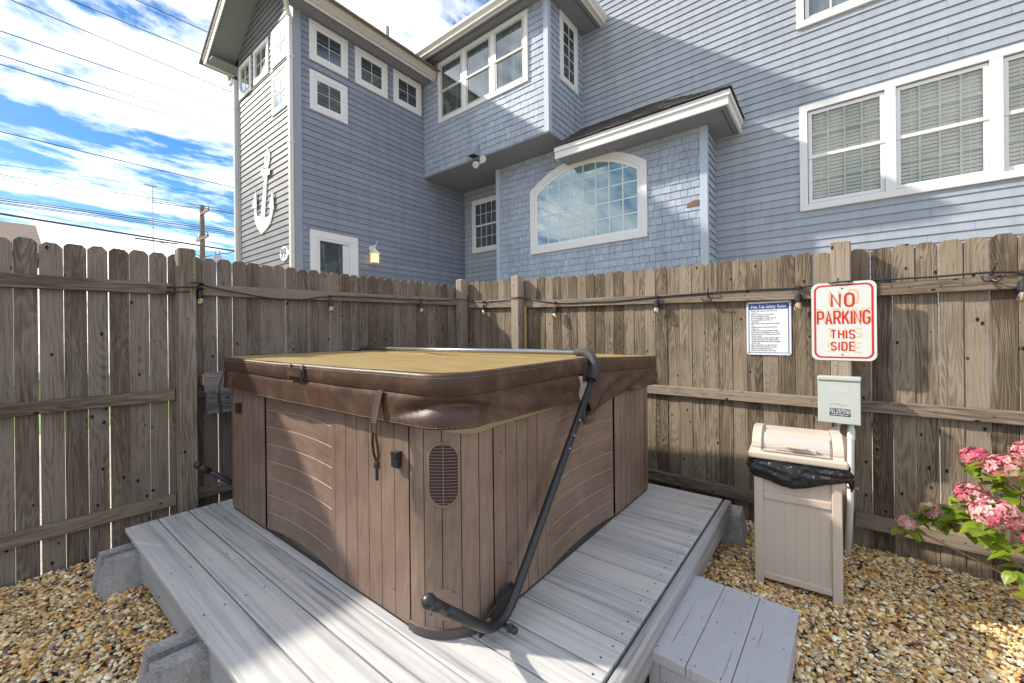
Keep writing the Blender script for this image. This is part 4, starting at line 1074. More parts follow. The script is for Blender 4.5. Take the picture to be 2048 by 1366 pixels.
# corner vent grille : stadium plate with louvres, following the corner arc
def onarc(s,z,d=0):
    """s = arc length from the middle of the corner, facing (-45 deg)"""
    a=R(-52)+s/.21; return Vector((-1.20+(.21+d)*math.cos(a),1.14+(.21+d)*math.sin(a),z))
vg=MB(); cz=.818; hh=.112; hw=.055
loop=[]
for i in range(33):
    a=R(180*i/32); loop.append((hw*math.cos(a),cz+(hh-hw)+hw*math.sin(a)))
for i in range(33):
    a=R(180+180*i/32); loop.append((hw*math.cos(a),cz-(hh-hw)+hw*math.sin(a)))
rows=[[onarc(x*q,cz+(z-cz)*(1+(q-1)*hw/hh),d) for x,z in loop] for q,d in ((1.06,.001),(1.0,.006),(.93,.006),(.90,.0025))]
vg.grid(rows,closed=True)
vo=vg.build('vent_grille',M['tub'],tub)
mb=MB(); rows=[]
for i in range(33):
    z=cz-hh*.96+2*hh*.96*i/32; a_=abs(z-cz)-(hh-hw); ww=(hw if a_<0 else math.sqrt(max(hw*hw-a_*a_,1e-7)))*.93
    rows.append([onarc(ww*(-1+2*k/10),z,.0018) for k in range(11)])
mb.grid(rows); mb.build('vent_backing',M['seam'],vo)
mb=MB(); z=cz-hh+.012
while z<cz+hh-.01:
    ww=hw*.92 if abs(z-cz)<hh-hw else math.sqrt(max(hw*hw-(abs(z-cz)-(hh-hw))**2,0))*.92
    if ww>.012: mb.grid([[onarc(ww*(-1+2*k/10),z,.0035) for k in range(11)],[onarc(ww*(-1+2*k/10),z+.0040,.0055) for k in range(11)]])
    z+=.0112
mb.grid([[onarc(-.002,cz-hh+.01,.006),onarc(.002,cz-hh+.01,.006)],[onarc(-.002,cz+hh-.01,.006),onarc(.002,cz+hh-.01,.006)]])
mb.build('louvre',M['tubgrille'],vo)
# cap disc low on the corner, screws, latches, badge
mb=MB(); rows=[[onarc(.052*q*math.cos(2*math.pi*i/40)+.004,.365+.055*q*math.sin(2*math.pi*i/40),d) for i in range(40)] for q,d in ((1.0,.0002),(.985,.0012),(.9,.0012),(.0,.0012))]
mb.grid(rows,closed=True); mb.build('cap_disc',M['tub'],tub)
mb=MB()
for s,z in ((.03,.41),(-.048,.33),(.03,.31),(-.048,.33)): mb.sphere(onarc(s,z,.004),.0032,6,4)
for p in ((XR+.002,1.19,.86),(-1.30,YF-.002,.36),(XR+.002,1.24,.42),(XR+.002,1.52,.42),(-2.95,YF-.001,.32)): mb.sphere(p,.003,6,4)
mb.build('screws',M['screw'],tub)
def latch(x,z):
    b=MB(); b.box((x-.018,YF-.022,z-.03),(x+.018,YF-.0005,z+.012)); b.box((x-.012,YF-.028,z+.012),(x+.020,YF-.0006,z+.03)); b.box((x-.022,YF-.014,z-.012),(x-.0185,YF-.001,z+.004)); b.build('latch_receiver',M['blackplastic'],tub,bevel=.003)
latch(-1.262,.853); latch(-2.80,.885)
mb=MB(); c=Vector((XR+.003,1.905,.893)); mb.grid([[c+Vector((d,.062*q*math.cos(2*math.pi*i/32),.048*q*math.sin(2*math.pi*i/32))) for i in range(32)] for q,d in ((1,-.012),(1,.0),(.94,.004),(.0,.005))],closed=True)
bd=mb.build('badge',simple('dark_olive_badge',(.07,.07,.055),.35),tub,smooth=False)
mb=MB()
def squig(y0,z0,w,h,n,ph):
    pts=[]
    for i in range(n*8+1):
        t_=i/(n*8); pts.append(c+Vector((.0055,y0+w*t_+h*.5*math.sin(2*math.pi*n*t_+ph),z0+h*math.cos(2*math.pi*n*t_)*(1-.4*t_))))
    mb.tube(pts,.0011,5,cap=False)
squig(-.036,.010,.07,.010,4,.6); squig(-.025,-.016,.05,.010,3,.2)
mb.build('emblem',simple('badge_gold',(.45,.42,.30),.4),bd)
# ================================================================ COVER
cov=thing('spa_cover','brown vinyl hot tub cover with sun faded tan top and hanging skirt','hot tub cover')
CX0,CX1,CY0,CY1=-3.02,-.955,.895,2.875; YH=1.80
def cz_(x,y):
    """top height of the cover, slightly crowned at the fold and sagging to the back edge"""
    return 1.172+.012*(1-abs(y-YH)/1.0)-.026*max(0,(y-YH))/1.07*((x-CX0)/2.1)+.012*max(0,-(x+2.2))
CP=rrect(CX0,CX1,CY0,CY1,.1,(.08,.155,.05,.08),k=14)
# densify straight runs
def densify(P,d=.03):
    out=[]
    for i,p in enumerate(P):
        q=P[(i+1)%len(P)]; L_=math.hypot(q[0]-p[0],q[1]-p[1]); n=max(1,int(L_/d))
        for k in range(n): out.append((p[0]+(q[0]-p[0])*k/n,p[1]+(q[1]-p[1])*k/n))
    return out
CP=densify(CP)
def normals(P):
    o=[]
    n=len(P)
    for i in range(n):
        a=P[i-1];b=P[(i+1)%n]; dx,dy=b[0]-a[0],b[1]-a[1]; l=math.hypot(dx,dy); o.append((dy/l,-dx/l))
    return o
CN=normals(CP)
def ringpts(off,zf): return [(p[0]+n[0]*off,p[1]+n[1]*off,zf(p)) for p,n in zip(CP,CN)]
nz=lambda x,y,s,a: a*mnoise.noise(Vector((x*s,y*s,3.1)))
mb=MB()
prof=[(-.026,.004),(-.008,.003),(-.002,-.001),(0,-.007),(.001,-.036),(.0005,-.068),(-.003,-.0735),(-.016,-.075)]
rows=[[(p[0]+n[0]*(o+nz(p[0],p[1],3,.004)),p[1]+n[1]*(o+nz(p[0],p[1],3,.004)),cz_(*p)+dz+nz(p[0]+5,p[1],2.2,.003)) for p,n in zip(CP,CN)] for o,dz in prof]
mb.grid(rows,closed=True); mb.build('cover_band',M['vinyl'],cov,smooth=True)
# piping/stitch line on the band top edge
mb=MB(); 
pts=[(p[0]+n[0]*.0035,p[1]+n[1]*.0035,cz_(*p)-.012) for p,n in zip(CP,CN)]
for i in range(0,len(pts)):
    a=Vector(pts[i]);b=Vector(pts[(i+1)%len(pts)]); L_=(b-a).length; k=max(1,int(L_/.008))
    for j in range(k):
        q0=a.lerp(b,(j+.15)/k);q1=a.lerp(b,(j+.75)/k); mb.tube([q0,q1],.0006,3,cap=False)
mb.build('stitching',M['thread'],cov)['kind']='stuff'
# top skin: polar-ish fill from rim to centre grid, faded tan
mb=MB(); base=[(p[0]-n[0]*.018,p[1]-n[1]*.018) for p,n in zip(CP,CN)]; rows=[]
for q in (1,.97,.9,.75,.5,.25,0.0):
    row=[]
    for x,y in base:
        X=-2.0+(x+2.0)*q; Y=YH+(y-YH)*q; fold=.016*math.exp(-((Y-YH)/.035)**2)
        row.append((X,Y,cz_(X,Y)+.0035-fold+nz(X,Y,1.7,.004)))
    rows.append(row)
mb.grid(rows,closed=True,uv=lambda i,j:(0,0)); mb.build('top_panel',M['topvinyl'],cov,smooth=True)
# skirt with sags and folds
def skirt_len(p):
    x,y=p
    if x>CX1-.05 and y>1.05:       # right side
        if y<YH: return .106+.022*(y-1.05)
        return .112+ .085*math.exp(-((y-1.83)/.16)**2)+.03*(1-(y-YH)/1.1)
    return .108
def skirt_off(p,n,t):
    x,y=p
    base=-.001+.004*min(1,t*8)+.007*t
    cor=math.exp(-((x+1.0)**2+(y-1.02)**2)/.05)
    w=-.042*cor*(1-abs(math.sin((x-y)*7+t*2.6+.4)))**1.5*math.sin(math.pi*min(1,t*1.05))
    if x>CX1-.06 and 1.0<y<YH: w+=.007*math.sin(t*6-(y-1.0)*9)*math.sin(math.pi*t)
    w+=.004*math.sin(x*9+y*7+2*t)*t*.5+.0015*math.sin((x+y)*31)*t
    if x>CX1-.05 and y>YH: w+=.014*math.sin(t*9+(y-YH)*16)*t
    return base+w
def build_skirt(name,sel):
    idx=[i for i in range(len(CP)) if sel(CP[i])]
    # keep contiguous order
    st=0
    for k in range(len(idx)):
        if idx[k]-idx[k-1]!=1 and not(idx[k-1]==len(CP)-1 and idx[k]==0): st=k
    idx=idx[st:]+idx[:st]
    mb=MB(); rows=[]; T=12
    for k in range(T+1):
        t_=k/T; row=[]
        for i in idx:
            p=CP[i];n=CN[i]; o=skirt_off(p,n,t_)-.004; row.append((p[0]+n[0]*o,p[1]+n[1]*o,cz_(*p)-.074-skirt_len(p)*t_))
        rows.append(row)
    # hem roll back
    row=[]
    for i in idx:
        p=CP[i];n=CN[i]; o=skirt_off(p,n,1)-.012; row.append((p[0]+n[0]*o,p[1]+n[1]*o,cz_(*p)-.074-skirt_len(p)-.003))
    rows.append(row)
    o=mb.grid(rows); s=mb.build(name,M['vinyl'],cov,smooth=True)
    m2=MB()
    for a,b in zip(idx[:-1],idx[1:]):
        pp=[]
        for i in (a,b):
            p=CP[i];n=CN[i]; q=skirt_off(p,n,.95)-.0035; pp.append(Vector((p[0]+n[0]*q,p[1]+n[1]*q,cz_(*p)-.074-skirt_len(p)*.955)))
        L_=(pp[1]-pp[0]).length;k=max(1,int(L_/.009))
        for j in range(k): m2.tube([pp[0].lerp(pp[1],(j+.15)/k),pp[0].lerp(pp[1],(j+.75)/k)],.0007,3,cap=False)
    m2.build('stitching',M['thread'],s)['kind']='stuff'
    return s
build_skirt('front_skirt',lambda p:p[1]<YH-.045)
build_skirt('back_skirt',lambda p:p[1]>YH+.015)
# opening at the fold: foam and liner showing
mb=MB(); mb.box((CX1-.03,YH-.06,.985),(CX1-.006,YH+.03,1.10)); mb.build('liner',simple('dirty_white_liner',(.45,.42,.37),.6,noise=.4,nscale=30),cov)
mb=MB(); mb.box((CX1-.004,YH-.014,1.072),(CX1+.0045,YH+.014,1.170)); mb.build('fold_gap',M['seam'],cov)
# inner foam hem below the skirt
P3=rrect(CX0+.01,CX1+.014,CY0-.012,CY1-.02,.1,(.11,.235,.07,.10),k=10)
# straps
def strap(path,w,wd,name='strap',mat=None,par=None,th=.003):
    """flat ribbon along path, width along wd"""
    mb=MB(); wd=Vector(wd); rows=[]
    for i,p in enumerate(path):
        p=Vector(p); t_=(Vector(path[min(i+1,len(path)-1)])-Vector(path[max(i-1,0)])).normalized(); n=t_.cross(wd).normalized()
        rows.append([p-wd*w/2-n*th/2,p+wd*w/2-n*th/2,p+wd*w/2+n*th/2,p-wd*w/2+n*th/2])
    mb.grid(rows,closed=True); mb.face(rows[0]);mb.face(rows[-1]); return mb.build(name,mat or M['vinyl'],par or cov)
def hang_strap(x,yo,zt):
    s=strap([(x,CY0-.004,zt),(x,CY0-.020,zt-.06),(x+.004,CY0-.036,zt-.115),(x+.006,CY0-.036,zt-.15)],.034,(1,0,0))
    for sx in (-1,1): strap([(x+.006+sx*.008,CY0-.036,zt-.15),(x+.006+sx*.015,CY0-.034,zt-.19),(x+.008+sx*.015,CY0-.030,zt-.23),(x+.010+sx*.003,CY0-.028,zt-.262)],.010,(0,1,0) if 1 else 0,'strap_loop',par=s)
    b=MB(); b.box((x,CY0-.036,zt-.282),(x+.020,CY0-.022,zt-.258)); b.box((x+.006,CY0-.034,zt-.325),(x+.014,CY0-.024,zt-.282)); b.build('buckle',M['blackplastic'],s,bevel=.002)
    m2=MB()
    for dx in (-.012,.012):
        for k in range(16): z=zt-.004-k*.009; m2.tube([(x+dx,CY0-.0085-k*.0024,z),(x+dx,CY0-.0085-k*.0024-.001,z-.005)],.0009,3,cap=False)
    m2.build('stitching',M['thread'],s)['kind']='stuff'
hang_strap(-1.315,0,1.105)
hang_strap(-2.93,0,1.12)
# carrying handle on the front band
hx=-1.985
h=strap([(hx-.075,CY0-.004,1.135),(hx-.060,CY0-.016,1.142),(hx+.0,CY0-.022,1.141),(hx+.060,CY0-.016,1.140),(hx+.075,CY0-.004,1.133)],.040,(0,0,1),'handle')
for sx in (-.062,.062): strap([(hx+sx,CY0-.002,1.176),(hx+sx,CY0-.013,1.15),(hx+sx,CY0-.010,1.105)],.020,(1,0,0),'handle_tab',par=h)
# ================================================================ COVER LIFTER
lift=thing('cover_lifter','black and silver tubular cover lifter arm bolted at the hot tub base','cover lifter')
AX=-.920; YBar=1.885; ZB=1.210
def bez(p0,p1,p2,n=8): return [Vector(p0)*(1-t)**2+Vector(p1)*2*t*(1-t)+Vector(p2)*t*t for t in [i/n for i in range(n+1)]]
def arm(ax,sg):
    k=.982 if sg>0 else 1.
    YB_=YBar if sg<0 else YBar*.99
    Q=lambda x,y,z:(x,y*k,1.3-(1.3-z)*k)
    pts=[Q(ax,1.845,1.085),Q(ax,1.41,.58),Q(ax,1.225,.365)]+bez(Q(ax,1.20,.335),Q(ax,1.115,.240),Q(ax,1.02,.320),8)+[Q(ax,.80,.515)]
    mb=MB(); mb.tube(pts,.0168,16); a=mb.build('arm',M['black_metal'],lift,smooth=True)
    mb=MB(); mb.tube([Q(ax,.85,.469),Q(ax,.80,.515)],.0182,16); mb.sphere(Q(ax,.790,.524),.0225,18,12); mb.build('knob',M['blackplastic'],a,smooth=True)
    mb=MB(); mb.tube([Q(ax,1.845,1.085)]+bez(Q(ax,1.858,1.10),(ax,YB_+.010,ZB+.014),(ax-sg*.125,YBar,ZB),9),.0212,16); mb.build('foam_elbow',M['foam'],lift,smooth=True)
    mb=MB(); mb.lathe([(0,.0),(.0225,.0),(.0225,.008),(0,.008)],c=Q(ax,1.838,1.079),n=14,M=Vector((0,.65,.76)).to_track_quat('Z','Y').to_matrix().to_4x4()); mb.build('collar',M['blackplastic'],a)
    mb=MB()
    for z,y in ((.90,1.686),(.84,1.634),(.79,1.591)): mb.sphere(Q(ax+sg*.0150,y-.005,z+.006),.0065,8,6)
    mb.build('rivet',M['steel'],a,smooth=True)
    # bracket plate on the tub side
    px=ax-sg*.045
    b=MB(); b.prism([(1.03,.262),(1.235,.262),(1.235,.345),(1.215,.372),(1.195,.372),(1.05,.30),(1.03,.292)],min(0,0),.006,frame((px,0,0),(0,1,0),(1,0,0))); br=b.build('bracket',M['black_metal'],lift,bevel=.002)
    b=MB(); b.lathe([(0,0),(.012,0),(.012,.008),(0,.010)],c=(px+sg*.006,1.075,.300),n=6,M=Matrix.Rotation(R(90*sg),4,'Y')); b.build('bolt',M['rust'],br)
    b=MB(); b.tube([(ax-sg*.024,1.11,.285),(ax+sg*.042,1.11,.285)],.008,8); b.lathe([(0,0),(.015,0),(.015,.012),(.010,.016),(.0,.018)],c=(ax+sg*.026,1.11,.285),n=6,M=Matrix.Rotation(R(90*sg),4,'Y')); b.sphere((ax+sg*.050,1.11,.285),.013,10,8); b.build('pivot_bolt',M['screw'],br)
    b=MB(); b.sphere((px+sg*.0085,1.215,.352),.006,8,6); b.build('bolt',M['blackplastic'],br)
arm(AX,1); arm(-3.082,-1)
mb=MB(); mb.tube([(-2.957,YBar,ZB+.0),(-1.045,YBar,ZB)],.0138,16); mb.build('cross_bar',M['alu'],lift,smooth=True)
mb=MB()
for xc in (-1.90,): mb.tube([(xc-.0015,YBar,ZB),(xc+.0015,YBar,ZB)],.0145,16)
mb.build('joint_ring',M['screw'],lift)
mb=MB()
for x in (-1.84,-1.825,-1.81,-2.90,-2.885,-2.87,-1.145,-1.125,-1.105): mb.sphere((x,YBar-.004,ZB+.0148),.0045,8,6)
mb.build('set_screw',M['screw'],lift,smooth=True)
# ================================================================ BIN
binr=thing('trash_bin','beige resin outdoor trash bin with a flip lid standing on the gravel by the fence','trash bin')
MBn=frame((-.148,2.482,0),(math.cos(R(3.3)),math.sin(R(3.3)),0),z=(0,0,1))  # local x along the front, y to the back
def bb(mb,x0,x1,y0,y1,z0,z1): mb.box((x0,y0,z0),(x1,y1,z1),MBn)
mb=MB(); H_=.63
for x0,x1 in ((-.181,-.141),(.141,.181)): bb(mb,x0,x1,-.008,.03,0,H_); bb(mb,x0,x1,.325,.36,0,H_)
bb(mb,-.1409,.1409,-.005,.02,.032,.064); bb(mb,-.1409,.1409,-.005,.02,.445,.482)
mb.build('frame',M['bin'],binr,bevel=.004)
# front panel with V grooves
mb=MB(); n=6; w=.282/n; rows=[[],[]]
prf=[]
for i in range(n):
    a=-.141+i*w; prf+=[(a,.0075) if i else (a,.006),(a+.002,.006),(a+w-.002,.006)]
prf.append((.141,.006))
for z in (.03,H_): rows[0 if z<.1 else 1]=[MBn@Vector((x,y,z)) for x,y in prf]
mb.grid(rows); 
for sx in (-1,1):
    mb.face([MBn@Vector((sx*.176,.0,.02)),MBn@Vector((sx*.176,.35,.02)),MBn@Vector((sx*.176,.35,H_)),MBn@Vector((sx*.176,.0,H_))])
    bb(mb,*(sorted((sx*.1765,sx*.182))),.0301,.3249,.032,.064); bb(mb,*(sorted((sx*.1765,sx*.182))),.0301,.3249,.445,.482)
mb.face([MBn@Vector((-.176,.35,.02)),MBn@Vector((.176,.35,.02)),MBn@Vector((.176,.35,H_)),MBn@Vector((-.176,.35,H_))])
mb.build('panel',M['bin'],binr)
lid=MB()
lw=.204
bb(lid,-lw,lw,-.038,.375,.655,.690)
lo_=lid.build('lid',M['bin'],binr,bevel=.010,seg=3)
def cheek_prof(s=1.0,dz=0):
    P=[(-.012,.690)]
    for i in range(11):
        a=R(195-105*i/10); P.append((.165+.155*s*math.cos(a),.690+.012+.085*s*max(0,math.sin(a))+dz))
    P+=[(.30,.775*1+dz),(.345,.735+dz),(.36,.690)]
    return P
for sx in (-1,1):
    m2=MB(); m2.prism(cheek_prof(1.0),-.021,.021,MBn@frame((sx*(lw-.035),0,0),(0,1,0),(1,0,0))); m2.build('cheek',M['bin'],lo_,bevel=.007,seg=3)
m2=MB(); P=cheek_prof(.90,-.006)
m2.grid([[MBn@Vector((x,y,z)) for y,z in P] for x in (-.148,-.1475,-.146,.1,.146)])
m2.build('flap_side',M['bin'],lo_)
m2=MB(); P=[(y,z+.004) for y,z in cheek_prof(.90,-.006)][:9]
m2.grid([[MBn@Vector((x,y,z)) for y,z in P] for x in [-.138+.276*i/12 for i in range(13)]]); fo=m2.build('flap',simple('white_beige_lid_flap',(.42,.38,.335),.38,noise=.05),lo_)
s_=fo.modifiers.new('Solid','SOLIDIFY'); s_.thickness=.004
m2=MB(); bb(m2,-.085,.085,.004,.020,.700,.722); bb(m2,-.042,.042,-.020,.010,.722,.732); m2.build('handle',M['bin'],fo,bevel=.003)
# bin liner
ln_=MB(); P=[]
prm=rrect(-.186,.186,-.014,.366,.02,k=5); prm=densify(prm,.012); pn=normals(prm)
T=14
for k in range(T+1):
    t_=k/T; row=[]
    for (x,y),(nx,ny) in zip(prm,pn):
        sag=.110+.012*math.sin(x*17+1)+.020*math.exp(-((x+.06)/.09)**2)*(y<.1)-.030*max(0,x/.18)*(y<.1)+.05*math.exp(-((x-.2)**2+(y-.12)**2)/.006)
        z=.658-sag*t_
        cr=.010*mnoise.noise(Vector((x*16,y*16,t_*1.6)))+.006*mnoise.noise(Vector((x*45,y*45,t_*4)))
        fold=.008*math.sin(14*(t_*1.2-x*2.2))*math.sin(math.pi*t_)
        off=.006+.016*math.sin(math.pi*min(1,t_*1.05))**.7+cr+fold*(.5 if y<.1 else 1)
        if x>.17 and .0<y<.25: off+=.030*t_
        row.append(MBn@Vector((x+nx*off,y+ny*off,z)))
    P.append(row)
ln_.grid(P,closed=True)
tag(ln_.build('bin_liner',M['bag'],smooth=True),'shiny black plastic bag hanging out below the beige bin lid','bin liner')
# ================================================================ DISCONNECT BOX
MPb=frame(tuple(FR(.042,0,0)),tuple(uR),tuple(nR))   # local x along fence, y outward, z up
eb=thing('electrical_box','pale grey electrical disconnect box on the fence post above the beige bin','electrical box')
mb=MB(); mb.box((-.096,.1155,.775),(.096,.198,1.030),MPb); mb.build('housing',M['panelbox'],eb,bevel=.004)
mb=MB(); mb.box((-.098,.1985,.768),(.098,.206,1.018),MPb); cvx=mb.build('door',M['panelbox'],eb,bevel=.003)
mb=MB(); mb.box((-.100,.117,1.0185),(.100,.214,1.040),MPb); mb.build('hood',M['panelbox'],eb,bevel=.004)
mb=MB(); mb.box((-.012,.206,.762),(.012,.212,.770),MPb); mb.build('hasp',M['steel'],eb)
mb=MB(); mb.box((-.043,.2062,.952),(.045,.2066,.995),MPb); mb.build('tape',M['tape'],cvx)
mb=MB(); mb.box((-.043,.2063,.812),(.053,.2069,.856),MPb); sk=mb.build('sticker',M['ink'],cvx)
TFb=lambda x,y,z: frame(tuple(MPb@Vector((x,y,z))),tuple(uR),(0,0,1),z=tuple(nR))
text('lettering','HOT TUB SERVICE',.0118,TFb(.005,.2072,.848),M['plastic_white'],sk,bold=.0002,extr=.0002)
text('lettering','732.237.2782',.0175,TFb(.005,.2072,.8345),M['plastic_white'],sk,bold=.0003,extr=.0002)
text('lettering','AquaProSpa.com',.0118,TFb(.005,.2072,.821),M['plastic_white'],sk,bold=.0002,extr=.0002)
mb=MB()
for k,(x0,z0,rr) in enumerate(((-.02,.868,.030),(.008,.872,.026),(.028,.868,.020))):
    pts=[MPb@Vector((x0+rr*math.cos(R(a)),.2065,z0+rr*.55*math.sin(R(a)))) for a in range(20,165,12)]; mb.tube(pts,.0012,5)
mb.build('embossing',M['panelbox'],cvx,smooth=True)
cd=thing('conduit','white plastic conduit pipes running down from the electrical box to the gravel','conduit')
def cyl(name,pts,r,par,mat='pvc'):
    mb=MB(); mb.tube([MPb@Vector(p) for p in pts],r,14); return mb.build(name,M[mat],par,smooth=True)
cyl('pipe',[(-.012,.155,.774),(-.012,.155,.70),(-.010,.15,.0)],.0135,cd)
cyl('pipe',[(.052,.155,.774),(.052,.155,.70),(.046,.15,.3),(.030,.15,-.02)],.0165,cd)
mb=MB()
for z in (.705,): mb.tube([MPb@Vector((.052,.155,z-.03)),MPb@Vector((.052,.155,z+.03))],.0195,14)
mb.build('coupling',M['pvc'],cd,smooth=False)
mb=MB(); mb.tube([MPb@Vector((.046,.15,.385)),MPb@Vector((.0458,.15,.40))],.0185,14); mb.box((.06,.14,.385),(.082,.155,.40),MPb); mb.build('clamp',M['steel'],cd)
text('lettering','SCHEDULE 40 PVC',.010,frame(tuple(MPb@Vector((-.012,.1692,.73))),(0,0,-1),tuple(uR),z=tuple(nR)),M['ink'],cd,extr=.0002)
# ================================================================ SIGNS
def rr2(w,h,r,k=8): return rrect(-w/2,w/2,-h/2,h/2,r,k=k)
def plate(mb,w,h,r,y0,y1,Mx): mb.prism(rr2(w,h,r),y0,y1,Mx)
def tf(Mx,x,y,z): return frame(tuple(Mx@Vector((x,y,z))),tuple(uR),(0,0,1),z=tuple(nR))
np_=thing('parking_sign','white metal sign with red NO PARKING THIS SIDE lettering on the fence post','sign')
MS=frame(tuple(FR(.060,0,1.366)),tuple(uR),tuple(nR))
mb=MB(); plate(mb,.303,.468,.036,.1165,.1185,MS); sp=mb.build('plate',M['signwhite'],np_)
mb=MB(); o=rr2(.277,.442,.036);i_=rr2(.257,.422,.028)
mb.grid([[MS@Vector((x,.1188,z)) for x,z in o],[MS@Vector((x,.1192,z)) for x,z in o],[MS@Vector((x,.1192,z)) for x,z in i_],[MS@Vector((x,.1188,z)) for x,z in i_]],closed=True); mb.build('border',M['red'],np_)
def stroke_text(name,body,cx,cz,h,w,gap,t,y,mat,par,Mx,ratio=None):
    """bold highway-style capitals from round strokes; h height, w letter width"""
    G={'N':[[(0,0),(0,1),(1,0),(1,1)]],'O':[[(.5,1),(.15,.93),(0,.75),(0,.25),(.15,.07),(.5,0),(.85,.07),(1,.25),(1,.75),(.85,.93),(.5,1)]],
       'P':[[(0,0),(0,1),(.65,1),(.93,.93),(1,.78),(1,.65),(.93,.5),(.65,.44),(0,.44)]],'A':[[(0,0),(.5,1),(1,0)],[(.18,.32),(.82,.32)]],
       'R':[[(0,0),(0,1),(.65,1),(.93,.93),(1,.78),(1,.66),(.93,.53),(.65,.47),(0,.47)],[(.55,.47),(1,0)]],'K':[[(0,0),(0,1)],[(1,1),(0,.36)],[(.36,.58),(1,0)]],
       'I':[[(.0,0),(.0,1)]],'G':[[(1,.78),(.85,.95),(.5,1),(.15,.93),(0,.75),(0,.25),(.15,.07),(.5,0),(.85,.07),(1,.25),(1,.45),(.6,.45)]],
       'T':[[(.5,0),(.5,1)],[(0,1),(1,1)]],'H':[[(0,0),(0,1)],[(1,0),(1,1)],[(0,.5),(1,.5)]],
       'S':[[(1,.82),(.82,.96),(.5,1),(.18,.96),(0,.82),(.0,.68),(.15,.55),(.85,.45),(1,.32),(1,.18),(.82,.04),(.5,0),(.18,.04),(0,.18)]],
       'D':[[(0,0),(0,1),(.55,1),(.88,.92),(1,.72),(1,.28),(.88,.08),(.55,0),(0,0)]],'E':[[(1,1),(0,1),(0,0),(1,0)],[(0,.52),(.85,.52)]]}
    ws=[0 if c=='I' else w for c in body]; tot=sum(ws)+gap*(len(body)-1); x=cx-tot/2; mb=MB()
    lay=0
    for c,cw in zip(body,ws):
        for poly in G[c]:
            pts=[Vector((x+px*cw,cz-h/2+pz*h)) for px,pz in poly]
            cl=(pts[0]-pts[-1]).length<1e-6
            L_=[];R_=[]
            n=len(pts)
            for k in range(n):
                if cl: a=pts[(k-1)%(n-1)];b=pts[(k+1)%(n-1)]; p=pts[k%(n-1)]
                else: a=pts[max(k-1,0)];b=pts[min(k+1,n-1)];p=pts[k]
                d1=(p-a).normalized() if (p-a).length>1e-6 else (b-p).normalized(); d2=(b-p).normalized() if (b-p).length>1e-6 else d1
                n1=Vector((-d1.y,d1.x));n2=Vector((-d2.y,d2.x)); m=(n1+n2)
                m=m.normalized() if m.length>1e-6 else n1
                s=min(1/max(m.dot(n1),.35),1.9); L_.append(p+m*s*t/2);R_.append(p-m*s*t/2)
            e=.00003*lay; lay+=1
            mb.grid([[Mx@Vector((q.x,y+e,q.y)) for q in L_],[Mx@Vector((q.x,y+e,q.y)) for q in R_]])
        x+=cw+gap
    return mb.build(name,mat,par)
# faded first coat, slightly larger and shifted, then the crisp red repaint
stroke_text('ghost_lettering','NO',.004,.142,.084,.048,.036,.0115,.1187,M['ghost'],np_,MS)
stroke_text('ghost_lettering','PARKING',.001,.034,.082,.0285,.0155,.009,.1187,M['ghost'],np_,MS)
stroke_text('ghost_lettering','THIS',.006,-.070,.052,.029,.0225,.007,.1187,M['ghost'],np_,MS)
stroke_text('ghost_lettering','SIDE',.006,-.158,.052,.029,.0225,.007,.1187,M['ghost'],np_,MS)
stroke_text('lettering','NO',-.001,.126,.076,.038,.025,.0118,.1196,M['red'],np_,MS)
stroke_text('lettering','PARKING',.000,.022,.076,.0265,.0135,.0094,.1196,M['red'],np_,MS)
stroke_text('lettering','THIS',-.002,-.078,.048,.0220,.0140,.0072,.1196,M['red'],np_,MS)
stroke_text('lettering','SIDE',-.001,-.149,.048,.0220,.0140,.0072,.1196,M['red'],np_,MS)
for z in (.196,-.199):
    mb=MB(); c=MS@Vector((-.003,.1190,z)); mb.lathe([(0,.0012),(.0045,.0008),(.0045,0)],c=c,n=12,M=nR.to_track_quat('Z','Y').to_matrix().to_4x4()); mb.build('bolt',M['screw'],np_)
rs=thing('rules_sign','white plastic Hot Tub Safety Rules sign with navy header on the fence pickets','sign')
MRs=frame(tuple(FR(-.3415,0,1.334)),tuple(uR),tuple(nR))
mb=MB(); plate(mb,.262,.366,.012,.0045,.0065,MRs); mb.build('plate',M['plastic_white'],rs)
mb=MB(); o=rrect(-.119,.119,-.170,.170,.002,k=2); i_=rrect(-.114,.114,-.166,.166,.001,k=2)
mb.grid([[MRs@Vector((x,.0067,z)) for x,z in o],[MRs@Vector((x,.0068,z)) for x,z in i_]],closed=True); mb.face([MRs@Vector((x,.0067,z)) for x,z in ((-.1139,.128),(.1139,.128),(.1139,.1658),(-.1139,.1658))]); mb.build('header_band',M['navy'],rs)
text('title','Hot Tub Safety Rules',.0325,frame(tuple(MRs@Vector((0,.0071,.148))),tuple(uR),(0,0,1),z=tuple(nR)),M['plastic_white'],rs,bold=.0005,extr=.0002,sx=.74)
lines=["• Shower with soap and water before you","   come in.","• Enter and exit the Hot Tub slowly.","• Please no jumping or diving.","• Do not bring glass in or near Hot Tub.","• Do not use alcohol, narcotics, or","   medications.","• Elderly persons must consult doctor before","   use.","• Pregnant women should consult doctor","   before use.","• Children must be supervised by an adult.","• Do not enter, if temperature is over 104° F.","• Limit your soak to 15 minutes, and cool off","   before re-entry.","• Anyone with heart disease, diabetes, high or","   low blood pressure or any serious illness","   should consult with doctor before entering","   the Hot Tub.","• Please replace Spa cover after each use.","• Please do not sit or lie down on cover.","• Please turn off high jets after use.","• Please do not use soaps in tub or Spa."]
text('rules_lettering',"\n".join(lines),.0108,frame(tuple(MRs@Vector((-.108,.0069,-.017))),tuple(uR),(0,0,1),z=tuple(nR)),M['ink'],rs,bold=.00018,extr=.0002,align='LEFT',line=1.14,sx=.88)
mb=MB()
